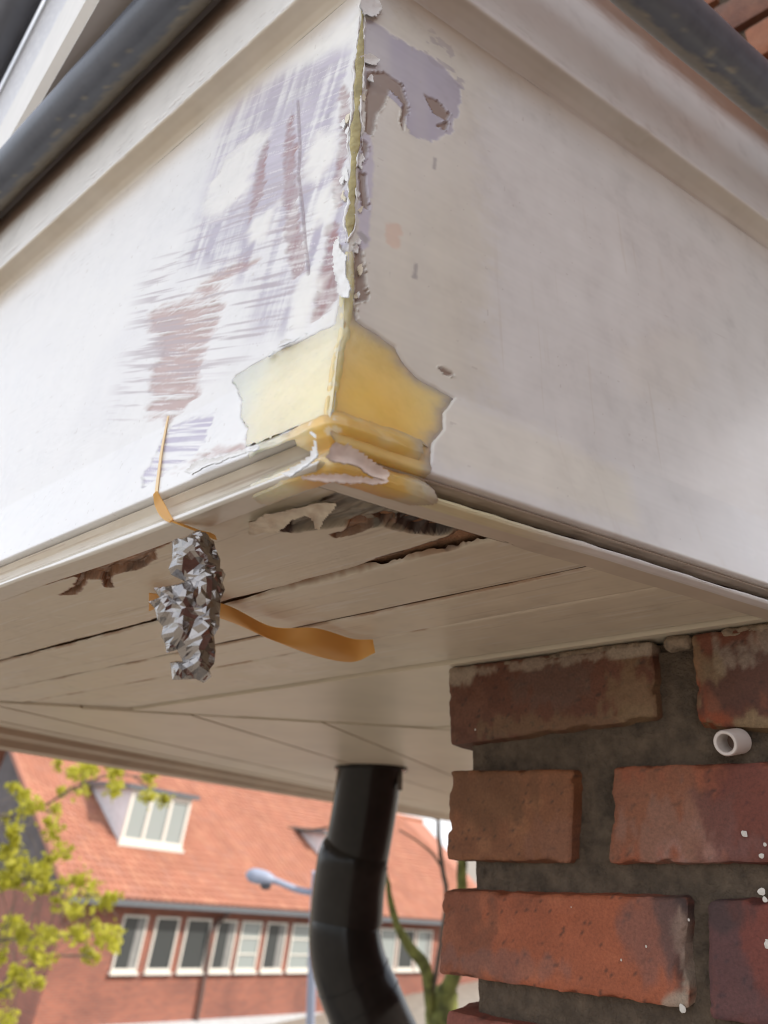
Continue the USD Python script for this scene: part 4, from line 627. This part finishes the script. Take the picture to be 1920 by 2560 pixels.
for i in (28, 39):
    t = C[i+1]-C[i]; part(pipe, 'bend_rib', tube(np.array([C[i]-t*.18, C[i]-t*.10, C[i]+t*.10, C[i]+t*.18]), R[i]+np.array([.0002, .0014, .0014, .0002]), 44), M_PIPE, 40)
t = C[-1]-C[-2]; part(pipe, 'lower_pipe', tube(np.vstack([C[-1]-t*.5, C[-1]+t*3, C[-1]+t*3+np.array([0.03, 0, -.4]), C[-1]+t*3+np.array([0.03, 0, -4.4])]), R[-1]*1.02, 30), M_PIPE, 60)
part(pipe, 'pipe_clip', box((-0.004, -0.003, -0.035), (0.004, 0.003, 0.035), None, cz(905, 965, 220, Dp-.02)+np.array([0, 0, 0.0])), plain('clip_metal', (0.10, 0.085, 0.07), 0.4), False)

# ================================================================== higher gutter seen at the top left
vdir = ray(-930, 2070); vdir[2] = 0; vdir /= np.linalg.norm(vdir); vn = np.array([-vdir[1], vdir[0], 0]); vn *= -np.sign(vn[1]); dU = float(vn @ atdepth((60, 120), 0.90))
hi = thing('upper_gutter', 'second white box gutter with a grey zinc roll higher at top left', 'gutter', atdepth((60, 120), 0.90))
zf_ = lambda q, o=0.0: float(onplane(q, vn, dU+o)[2]); sA, sB = float(onplane((300, -120), vn, dU) @ vdir)-0.06, float(onplane((-200, 400), vn, dU) @ vdir)+1.2
zlow, zmid, ztop = zf_((188, 107)), zf_((150, 60)), zf_((66, 110), 0.0)
def strip(pr, name, m, smooth=False):
    V = np.array([vdir*s+vn*d+Z*z for d, z in pr for s in (sA, sB)]); part(hi, name, (V, grid_faces(len(pr), 2, flip=True)), m, smooth)
M_SPECK = mat('speckled_paint', {'g': ('geometry', {}), 'n': ('noise_texture', {'scale': 140, 'detail': 3, 'roughness': 0.5}), 'r': ('rgb_ramp', {'ramp': [(0.0, (0.58, 0.58, 0.60)), (0.58, (0.60, 0.60, 0.62)), (0.63, (0.82, 0.82, 0.82))]}), 'p': ('principled_bsdf', {'roughness': 0.4})}, [('g.position', 'n.vector'), ('n.fac', 'r.fac'), ('r.color', 'p.base_color')])
strip([(dU-0.25, zlow), (dU, zlow)], 'soffit_board', plain('taupe_painted_shade', (0.42, 0.39, 0.37), 0.5, var=0.05)); strip([(dU, zlow+.0005), (dU+.006, zlow+.006), (dU+0.004, zmid-.004), (dU, zmid)], 'fascia_board', M_WHITE); strip([(dU, zmid+.0004), (dU, ztop+.05)], 'crown_board', M_SPECK)  # soffit taupe is the shade of the underside, put into the colour
rr = 0.023; part(hi, 'rolled_edge', tube([vdir*s+vn*(dU+0.026)+Z*(ztop+rr*0.75+0.018) for s in np.linspace(sA, sB, 12)], rr, 30), M_ZINCP, True)

# ================================================================== the brick house across the street
D0 = 18.5; P0 = atdepth((175, 2233), D0)
def bframe():
    az = math.radians(40.8); t = math.radians(-4.8); e1 = np.array([math.sin(az)*math.cos(t), math.cos(az)*math.cos(t), math.sin(t)]); en = np.array([math.cos(az), -math.sin(az), 0.0]); lean = math.radians(-3.6)
    e3 = np.cross(en, e1); e3 = e3 if e3[2] > 0 else -e3; en2 = en*math.cos(lean)-e3*math.sin(lean)*-1; en2 -= e1*(en2 @ e1); en2 /= np.linalg.norm(en2); e3 = np.cross(en2, e1); e3 = e3 if e3[2] > 0 else -e3; return e1, en2, e3
E1, EN, E3 = bframe(); BAX = np.array([E1, EN, E3])
fac = lambda q, o=0.0: (lambda p: ((p-P0) @ E1, (p-P0) @ E3))(onplane(q, EN, float(EN @ P0)+o))
th_ = None
best = 9e9
for deg in np.arange(30, 65, 0.5):                                     # roof pitch whose verge runs as in the view
    dr_ = E3*math.sin(math.radians(deg))-EN*math.cos(math.radians(deg)); w = M @ (P0+dr_*4.0); px = 960+F*w[0]/w[2], 1280+F*w[1]/w[2]; er = abs((px[0]-175)-(-133/260*(2233-px[1])))
    if er < best: best, th_, RUP = er, deg, dr_
RN = np.cross(E1, RUP); RN *= np.sign(RN @ EN)
roofc = lambda q: (lambda p: ((p-P0) @ E1, (p-P0) @ RUP))(onplane(q, RN, float(RN @ P0)))
house = thing('brick_house', 'red brick house across the street with tiled roof, dormers and tall upper windows', 'house', P0-E3*8)
M_HWALL = mat('house_brick', {'tc': ('texture_coordinate', {}), 'g': ('geometry', {}), 'v1': ('vector_math', {'math_type': 'dot_product', 'vector2': tuple(E1)}), 'v2': ('vector_math', {'math_type': 'dot_product', 'vector2': tuple(EN)}), 'v3': ('vector_math', {'math_type': 'dot_product', 'vector2': tuple(E3)}), 'ad': ('math', {'math_type': 'add'}), 'c': ('combine_xyz', {}),
    'b': ('brick_texture', {'scale': 1.0, 'brick_width': 0.22, 'row_height': 0.065, 'mortar_size': 0.007, 'color1': (0.30, 0.10, 0.065), 'color2': (0.22, 0.075, 0.055), 'mortar': (0.24, 0.16, 0.12)}), 'n': ('noise_texture', {'scale': 0.9, 'detail': 5}), 'r': ('rgb_ramp', {'ramp': [(0.3, (0.7, 0.7, 0.72)), (0.7, (1.1, 1.05, 1.0))]}), 'x': ('mix_color', {'blend_type': 'multiply', 'fac': 1.0}), 'p': ('principled_bsdf', {'roughness': 0.85})},
    [('g.position', 'v1.vector1'), ('g.position', 'v2.vector1'), ('g.position', 'v3.vector1'), ('v1.value', 'ad.value1'), ('v2.value', 'ad.value2'), ('ad.value', 'c.x'), ('v3.value', 'c.y'), ('c.vector', 'b.vector'), ('g.position', 'n.vector'), ('n.fac', 'r.fac'), ('b.color', 'x.a'), ('r.color', 'x.b'), ('x.result', 'p.base_color')])
M_TILE = [plain(f'roof_tile_{k}', c, 0.7, var=0.12, scale=1.2, spec=0.4) for k, c in (('orange', (0.35, 0.15, 0.095)), ('red', (0.33, 0.14, 0.09)), ('rust', (0.38, 0.175, 0.11)), ('dull', (0.34, 0.155, 0.105)))]
M_FRAME = plain('window_white', (0.60, 0.57, 0.51), 0.5, var=0.03); M_GUT = plain('eaves_grey', (0.10, 0.11, 0.12), 0.4); M_PANE = mat('pane_dark', {'p': ('principled_bsdf', {'base_color': (0.045, 0.05, 0.05), 'roughness': 0.08, 'specular_ior_level': 0.6})}); M_CURT = plain('curtain', (0.20, 0.20, 0.19), 0.8, var=0.15, scale=6)
M_PANEL = mat('pane_pale', {'p': ('principled_bsdf', {'base_color': (0.27, 0.30, 0.29), 'roughness': 0.1, 'specular_ior_level': 0.7})})
cR = roofc((1111, 2115)); ridge = roofc((1000, 2040))[1]; hipb = roofc((1046, 2043))[0]; hipe = roofc((1092, 2094)); a_end = hipb+(hipe[0]-hipb)*ridge/max(ridge-hipe[1], .1)
LW = a_end; SET = 0.45                                                # wall stands back under the eaves
hb = lambda lo, hi: box(lo, hi, BAX, P0)
part(house, 'wall', join(hb((0.25, -SET-7.4, -8.2), (LW-0.3, -SET, -0.10)), ), M_HWALL, False)
ry, rz = RUP @ EN, RUP @ E3
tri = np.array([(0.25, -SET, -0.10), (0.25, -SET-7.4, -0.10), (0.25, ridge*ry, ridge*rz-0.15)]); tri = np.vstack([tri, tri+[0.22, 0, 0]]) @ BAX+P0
part(house, 'gable_wall', (tri, np.array([[0, 1, 2], [3, 5, 4], [0, 2, 5], [0, 5, 3], [1, 4, 5], [1, 5, 2]])), plain('gable_painted_shade', (0.085, 0.072, 0.072), 0.8, var=0.25, scale=2), False, label='dark shaded gable end of the house')  # brick gable darkened in colour to stand in for its shade
rp = lambda a, r, o=0.0: P0+E1*a+RUP*r+RN*o
V = np.array([rp(0, -.15, -.05), rp(LW, -.15, -.05), rp(hipb, ridge, -.05), rp(0, ridge, -.05), P0+E1*0+EN*(2*ridge*ry), P0+E1*LW+EN*(2*ridge*ry)])
part(house, 'roof', (V, np.array([[0, 1, 2], [0, 2, 3], [3, 2, 5], [3, 5, 4], [1, 5, 2]])), M_TILE[1], False); roofn = Node(house.path+'/roof', house.base)
# pantiles: one curved sheet each; the nearest 300 singly, the others joined
TW, TG = 0.24, 0.30
xs_ = np.linspace(0, 1, 6); prof_t = 0.032*np.sin(xs_*2*np.pi)*(1-0.0)
def tile(a, r):
    V = np.array([rp(a+x*TW*1.04, r+y*TG, o+(0.028 if y < 0.5 else -0.004)) for y in (-0.08, 1.0) for x, o in zip(xs_, prof_t)]); V = np.vstack([V, [rp(a+x*TW*1.04, r-0.08*TG, -0.03) for x in xs_]])
    i = np.arange(5); f = np.vstack([np.stack([i, i+1, i+7], 1), np.stack([i, i+7, i+6], 1), np.stack([i+12, i+13, i+1], 1), np.stack([i+12, i+1, i], 1)]); return V, f
na, nr_ = int(LW/TW), int(ridge/TG); rg = np.random.default_rng(12); single_n = 0; rest = [[] for _ in M_TILE]; order = sorted([(r*TG*0.75+a*TW*0.6, a, r) for a in range(na) for r in range(nr_)])
for _, a, r in order:
    if (a+1)*TW > hipb+(LW-hipb)*(1-(r+1)*TG/ridge): continue
    k = int(rg.choice(4, p=[.38, .3, .17, .15])); m = tile(a*TW, r*TG)
    if single_n < 300: part(house, 'roof_tile', m, M_TILE[k], 60); single_n += 1
    else: rest[k].append(m)
for k, ms_ in enumerate(rest):
    if ms_: part(house, 'roof_tiles', join(*ms_), M_TILE[k], 60, kind='stuff')
part(house, 'ridge_cap', tube([rp(0, ridge, .0), rp(hipb, ridge, 0)], 0.11, 8), M_TILE[2], 40)
part(house, 'verge_board', box((-0.10, -0.16, -0.12), (-0.002, ridge, 0.02), np.array([E1, RUP, RN]), P0), M_TILE[1], False)
part(house, 'eaves_gutter', hb((-0.05, -0.02, -0.20), (LW, 0.14, -0.06)), M_GUT, False); part(house, 'eaves_board', hb((0.05, -SET, -0.115), (LW-.05, -0.022, -0.065)), M_GUT, False)
W = [((525, 740), (490, 985)), ((665, 750), (638, 995)), ((795, 765), (775, 1000)), ((925, 785), (908, 1004)), ((1030, 790), (1018, 1008)), ((1140, 795), (1130, 1012)), ((1250, 810), (1240, 1018))]
Wr = [((632, 740), (600, 985)), ((770, 750), (740, 995)), ((905, 765), (880, 1000)), ((1015, 785), (992, 1004)), ((1120, 795), (1103, 1010)), ((1230, 800), (1213, 1014)), ((1345, 815), (1330, 1020))]
def window(lo, hi, y, parent, split, pane, curtain, bars=0):
    a0, z0 = lo; a1, z1 = hi; t = 0.055
    fr0 = join(hb((a0, y, z0), (a1, y+.06, z0+t*1.4)), hb((a0, y, z1-t), (a1, y+.06, z1)), hb((a0, y, z0+t*1.4+.001), (a0+t, y+.06, z1-t-.001)), hb((a1-t, y, z0+t*1.4+.001), (a1, y+.06, z1-t-.001)))
    n = part(parent, 'window', fr0, M_FRAME, False); part(n, 'sill', hb((a0-.04, y-.01, z0-.07), (a1+.04, y+.12, z0-.002)), M_FRAME, False)
    part(n, 'pane', hb((a0+t, y+.012, z0+t*1.4), (a1-t, y+.02, z1-t)), pane, False)
    for k in range(1, split): x = a0+(a1-a0)*k/split; part(n, 'mullion', hb((x-.035, y+.021, z0+t*1.4+.002), (x+.035, y+.058, z1-t-.002)), M_FRAME, False)
    for k in range(1, bars): x = z0+(z1-z0)*k/bars; part(n, 'glazing_bar', hb((a0+t+.002, y+.021, x-.02), (a1-t-.002, y+.05, x+.02)), M_FRAME, False)
    if curtain: part(n, 'curtain', hb((a1-t-(a1-a0)*.30, y+.0201, z0+t*1.4+.003), (a1-t-.002, y+.024, z1-t-.003)), M_CURT, False)
    return n
wz = [np.mean([fac(d6([p[1]])[0], -SET)[1] for p in W[:5]]), np.mean([fac(d6([p[0]])[0], -SET)[1] for p in W[:5]])]
last = None
for i, (l, r) in enumerate(zip(W, Wr)):
    mid = lambda p: d6([((p[0][0]+p[1][0])/2, (p[0][1]+p[1][1])/2)])[0]; a0, a1 = fac(mid(l), -SET)[0], fac(mid(r), -SET)[0]; last = (a0, a1)
    window((a0, wz[0]), (a1, wz[1]), -SET, house, 1, M_PANEL if i in (4, 6) else M_PANE, i in (0, 3, 5), 3 if i in (4, 6) else 0)
stepw = last[0]-fac(d6([((1140+1130)/2, 903)])[0], -SET)[0]
for k in range(1, 7): window((last[0]+k*stepw, wz[0]), (last[1]+k*stepw, wz[1]), -SET, house, 1, M_PANE if k % 2 else M_PANEL, k % 3 == 0)
zb = fac(d6([(900, 1205)])[0], -SET)[1]; part(house, 'lintel_band', hb((1.2, -SET, zb-.5), (LW-.5, -SET+.18, zb)), plain('band_grey', (0.45, 0.46, 0.47), 0.6), False)
part(house, 'brick_sill_course', hb((2.0, -SET, wz[0]-.135), (LW-.4, -SET+.04, wz[0]-.075)), plain('sill_course', (0.20, 0.09, 0.07), 0.8), False)
dpx = [(985, 752), (960, 775), (920, 815), (905, 860), (890, 980), (868, 1120), (845, 1240), (840, 1300)]
part(house, 'drain_pipe', tube(lerp([onplane(d6([q])[0], EN, float(EN @ P0)-(0.0 if i < 1 else SET-.12)) for i, q in enumerate(dpx)], 5), 0.055, 8), plain('drain_brown', (0.11, 0.075, 0.065), 0.5), 60)
# dormers
def dormer(bl, br, tl, tr, name):
    c = onplane(d6([bl])[0], RN, float(RN @ P0)+.03); o = float((c-P0) @ EN); a0, z0 = fac(d6([bl])[0], o); a1 = fac(d6([br])[0], o)[0]; z1 = fac(d6([tl])[0], o)[1]
    zr = z0-0.05; depth = (z1-z0)/math.tan(math.radians(th_)); M_CK = plain('dormer_cheek_'+name, (0.60, 0.61, 0.63), 0.5)
    a, z, t = (a0, a1), (z0, z1), .1; fr0 = join(hb((a0-.02, o+.001, z0), (a1+.02, o+.08, z0+.16)), hb((a0, o+.001, z1-.16), (a1, o+.08, z1)), *[hb((x-.05, o+.001, z0+.161), (x+.05, o+.08, z1-.161)) for x in (a0+.05, a0+(a1-a0)/3, a0+(a1-a0)*2/3, a1-.05)])
    n = part(house, 'dormer', fr0, M_FRAME, False)
    for x in (a0, a1-.06): part(n, 'cheek', (np.array([(x, o, z0), (x, o-depth, z1), (x, o, z1), (x+.06, o, z0), (x+.06, o-depth, z1), (x+.06, o, z1)]) @ BAX+P0, np.array([[0, 1, 2], [3, 5, 4], [0, 2, 5], [0, 5, 3], [1, 4, 5], [1, 5, 2], [0, 3, 4], [0, 4, 1]])), M_CK, False)
    for k in range(3): x0, x1 = a0+(a1-a0)*k/3, a0+(a1-a0)*(k+1)/3; part(n, 'pane', hb((x0+.051, o+.01, z0+.162), (x1-.051, o+.03, z1-.162)), M_PANEL, False)
    part(n, 'dormer_roof', hb((a0-.25, o-depth-.3, z1+.002), (a1+.18, o+.22, z1+.13)), M_GUT, False); part(n, 'dormer_sill', hb((a0-.08, o+.001, z0-.09), (a1+.08, o+.16, z0-.002)), M_FRAME, False)
    return a0, a1
da = dormer((512, 440), (775, 478), (545, 205), (800, 265), 'left')
dormer((1385, 508), (1640, 546), (1400, 405), (1660, 440), 'right')
for q, nm in (((1115, 190), 0), ((640, 90), 1)):
    a_, r_ = roofc(d6([q])[0]); part(house, 'roof_window', box((a_-.34, r_-.22, 0.03), (a_+.34, r_+.26, .10), np.array([E1, RUP, RN]), P0), M_PANEL, False)
# ================================================================== street lamp
Dl = 12.0
lp = lambda q: atdepth(d6([q])[0], Dl)
lamp = thing('street_lamp', 'grey street lamp with one long arm in front of the tiled roof', 'street lamp', atdepth((760, 2900), Dl))
M_LAMP = plain('lamp_grey', (0.24, 0.275, 0.36), 0.5, var=0.05); b0, b1 = lp((1358, 660)), lp((1340, 1240)); dn = (b1-b0)/np.linalg.norm(b1-b0)
part(lamp, 'pole', tube([b0-dn*.35, b0, b1, b1+dn*3.5], [0.05, 0.062, 0.075, 0.085], 12), M_LAMP, 60)
part(lamp, 'arm', tube(lerp([b0, lp((1290, 648)), lp((1170, 600))], 6), 0.052, 10), M_LAMP, 60)
h0, h1 = lp((1062, 578)), lp((1182, 605)); hd = (h1-h0); C = [h0+hd*t for t in np.linspace(0, 1, 13)]; part(lamp, 'lamp_head', tube(C, 0.115*np.array([.15, .6, .85, .95, 1, 1, 1, .98, .95, .9, .8, .65, .5]), 16), M_LAMP, 60)
C = [lp((1130, 612)), lp((1150, 616)), lp((1172, 620))]; part(lamp, 'lamp_hinge', tube(C, [.09, .12, .08], 12), plain('lamp_dark', (0.06, 0.065, 0.08), 0.5), 60)

# ================================================================== trees
M_LEAF = mat('spring_leaf', {'o': ('geometry', {}), 'r': ('rgb_ramp', {'ramp': [(0.0, (0.42, 0.40, 0.035)), (0.5, (0.62, 0.58, 0.05)), (1.0, (0.74, 0.70, 0.12))]}), 'd': ('principled_bsdf', {'roughness': 0.55}), 't': ('translucent_bsdf', {}), 'p': ('mix_closure', {'fac': 0.45})}, [('o.random_per_island', 'r.fac'), ('r.color', 'd.base_color'), ('r.color', 't.color'), ('d.BSDF', 'p.closure1'), ('t.BSDF', 'p.closure2')], 'p.closure')
M_BARK = plain('bark', (0.10, 0.08, 0.062), 0.9, var=0.3, scale=20); M_MOSS = plain('mossy_bark', (0.13, 0.14, 0.035), 0.95, var=0.8, scale=14, bump=0.8, bscale=120, dist=0.01)
tree = thing('leafy_tree', 'tree with small yellow green spring leaves at lower left', 'tree', atdepth((-420, 2500), 5.4)-Z*4.2)
cl_ = [(585, 90), (655, 150), (640, 170), (505, 200), (490, 225), (480, 110), (500, 140), (400, 130), (370, 128), (350, 140), (310, 140), (250, 105), (270, 220), (350, 220), (110, 240), (95, 235), (60, 200), (35, 330), (55, 390), (60, 440), (20, 490), (40, 480), (60, 540), (90, 520), (30, 600), (70, 610), (130, 580), (170, 560), (185, 575), (190, 600), (210, 360), (230, 400), (260, 470), (290, 490), (340, 620), (380, 660), (270, 620), (260, 700), (330, 740), (300, 735), (455, 695), (490, 690), (340, 840), (320, 830), (410, 800), (440, 840), (480, 870), (495, 850), (460, 830), (210, 840), (230, 860), (190, 830), (100, 820), (110, 870), (95, 845), (20, 800), (25, 850), (155, 910), (200, 960), (370, 915), (400, 940), (60, 1010), (100, 1050), (125, 1015), (165, 1050), (15, 1100), (20, 1200), (50, 1210), (10, 930), (150, 280), (240, 290), (640, 240), (710, 260), (200, 640), (150, 640), (15, 625), (45, 560), (110, 545), (110, 300), (220, 510), (345, 605), (400, 640), (20, 1080), (60, 780), (150, 850), (-60, 500), (-120, 650), (-80, 850), (-150, 1000), (-60, 1120), (-200, 700), (-160, 400), (-90, 300)]
rg = np.random.default_rng(77); V, Fc, o = [], [], 0; cps = []
for i, q in enumerate(cl_):
    c = atdepth(d6([q])[0], 5.4+rg.uniform(-.9, .9)); cps.append(c); nl = int(rg.integers(30, 50)); R_ = rg.uniform(0.034, 0.056)
    for _ in range(nl):
        p = c+rg.normal(0, 1, 3)*R_*0.62; ax1 = rg.normal(0, 1, 3); ax1 /= np.linalg.norm(ax1); ax2 = np.cross(ax1, rg.normal(0, 1, 3)); ax2 /= np.linalg.norm(ax2); L_ = rg.uniform(.020, .036); w = L_*rg.uniform(.4, .6)
        nn_ = np.cross(ax1, ax2); V += [p-ax1*L_, p+ax2*w+nn_*.003, p+ax1*L_, p-ax2*w+nn_*.003, p-nn_*0.003]; Fc += [[o, o+1, o+4], [o+1, o+2, o+4], [o+2, o+3, o+4], [o+3, o, o+4]]; o += 5
part(tree, 'crown', (np.array(V), np.array(Fc)), M_LEAF, False)
tb = atdepth((-420, 2700), 5.4); bt = atdepth((-330, 2150), 5.4); tw = [tube(lerp([tree.base, tb, bt, atdepth((-280, 1700), 5.4)], 8), np.linspace(0.13, 0.05, 25), 10)]
hubs = [atdepth(d6([q])[0], 5.4) for q in ((-150, 350), (-140, 620), (-120, 900), (-160, 1150))]; mids = [[atdepth(d6([q])[0], 5.4) for q in l] for l in ([(40, 330), (180, 290), (330, 200), (500, 150), (640, 170)], [(30, 600), (150, 600), (260, 640), (400, 670), (490, 690)], [(20, 860), (130, 860), (240, 850), (350, 840), (480, 860)], [(0, 1080), (80, 1030), (160, 960), (300, 930), (400, 940)])]
part(tree, 'trunk', tw[0], M_BARK, 60)
for h_, ml in zip(hubs, mids):
    C = lerp([bt-Z*0.4*rg.uniform(), h_, *ml], 6); br_ = [tube(C, np.linspace(0.014, 0.004, len(C)), 6)]
    for c in cps:
        dm = np.linalg.norm(C-c, axis=1); k = int(dm.argmin())
        if dm[k] < 0.55: br_.append(tube(lerp([C[max(k-3, 0)], (C[k]+c)/2+rg.normal(0, .03, 3), c], 4), np.linspace(.0035, .002, 9), 5))
    part(tree, 'limb', join(*br_), M_BARK, 60)
# mossy tree between the downpipe and the pier
moss = thing('mossy_tree', 'bare tree with moss covered limbs between the downpipe and the brick pier', 'tree', atdepth(d6b([(1230, 2600)])[0], 3.6)-Z*4.2)
mp = lambda q, D=3.6: atdepth(d6b([q])[0], D)
def mossy(pts, r, seed, k=14):
    C = lerp(pts, 10); R_ = np.interp(np.linspace(0, 1, len(C)), np.linspace(0, 1, len(r)), r); v_, f_ = tube(C, R_, k); v_ = v_+(fbm(v_, 22, 3, seed)*0.16*np.mean(R_)*1.6)[:, None]*np.array([1, 1, .4]); return v_, f_
part(moss, 'trunk', mossy([moss.base, mp((1250, 2700)), mp((1235, 2350)), mp((1290, 2050)), mp((1300, 1930))], [.10, .075, .062, .062, .045], 3), M_MOSS, 60)
part(moss, 'limb', mossy([mp((1215, 2300)), mp((1170, 2050)), mp((1135, 1780)), mp((1030, 1640)), mp((930, 1480)), mp((870, 1300)), mp((838, 1120)), mp((800, 900))], [.028, .026, .030, .028, .020, .017, .012, .008], 4), M_MOSS, 60)
part(moss, 'limb', mossy([mp((1290, 1980)), mp((1400, 1700)), mp((1420, 1400)), mp((1415, 1000)), mp((1440, 700))], [.04, .034, .03, .025, .02], 5), M_MOSS, 60)
part(moss, 'limb', mossy([mp((1160, 2150)), mp((1290, 1300)), mp((1265, 1000)), mp((1235, 750)), mp((1232, 560)), mp((1225, 400))], [.012, .012, .012, .010, .007, .006], 6), M_BARK, 60)
for k, l in enumerate(([(1265, 1000), (1180, 880), (1060, 780), (930, 700)], [(838, 1120), (700, 700), (420, 680), (220, 700), (60, 680)], [(1235, 620), (1150, 590), (1010, 545)])): part(moss, 'twig', mossy([mp(q) for q in l], [.007, .004], 7+k, 6), M_BARK, 60)
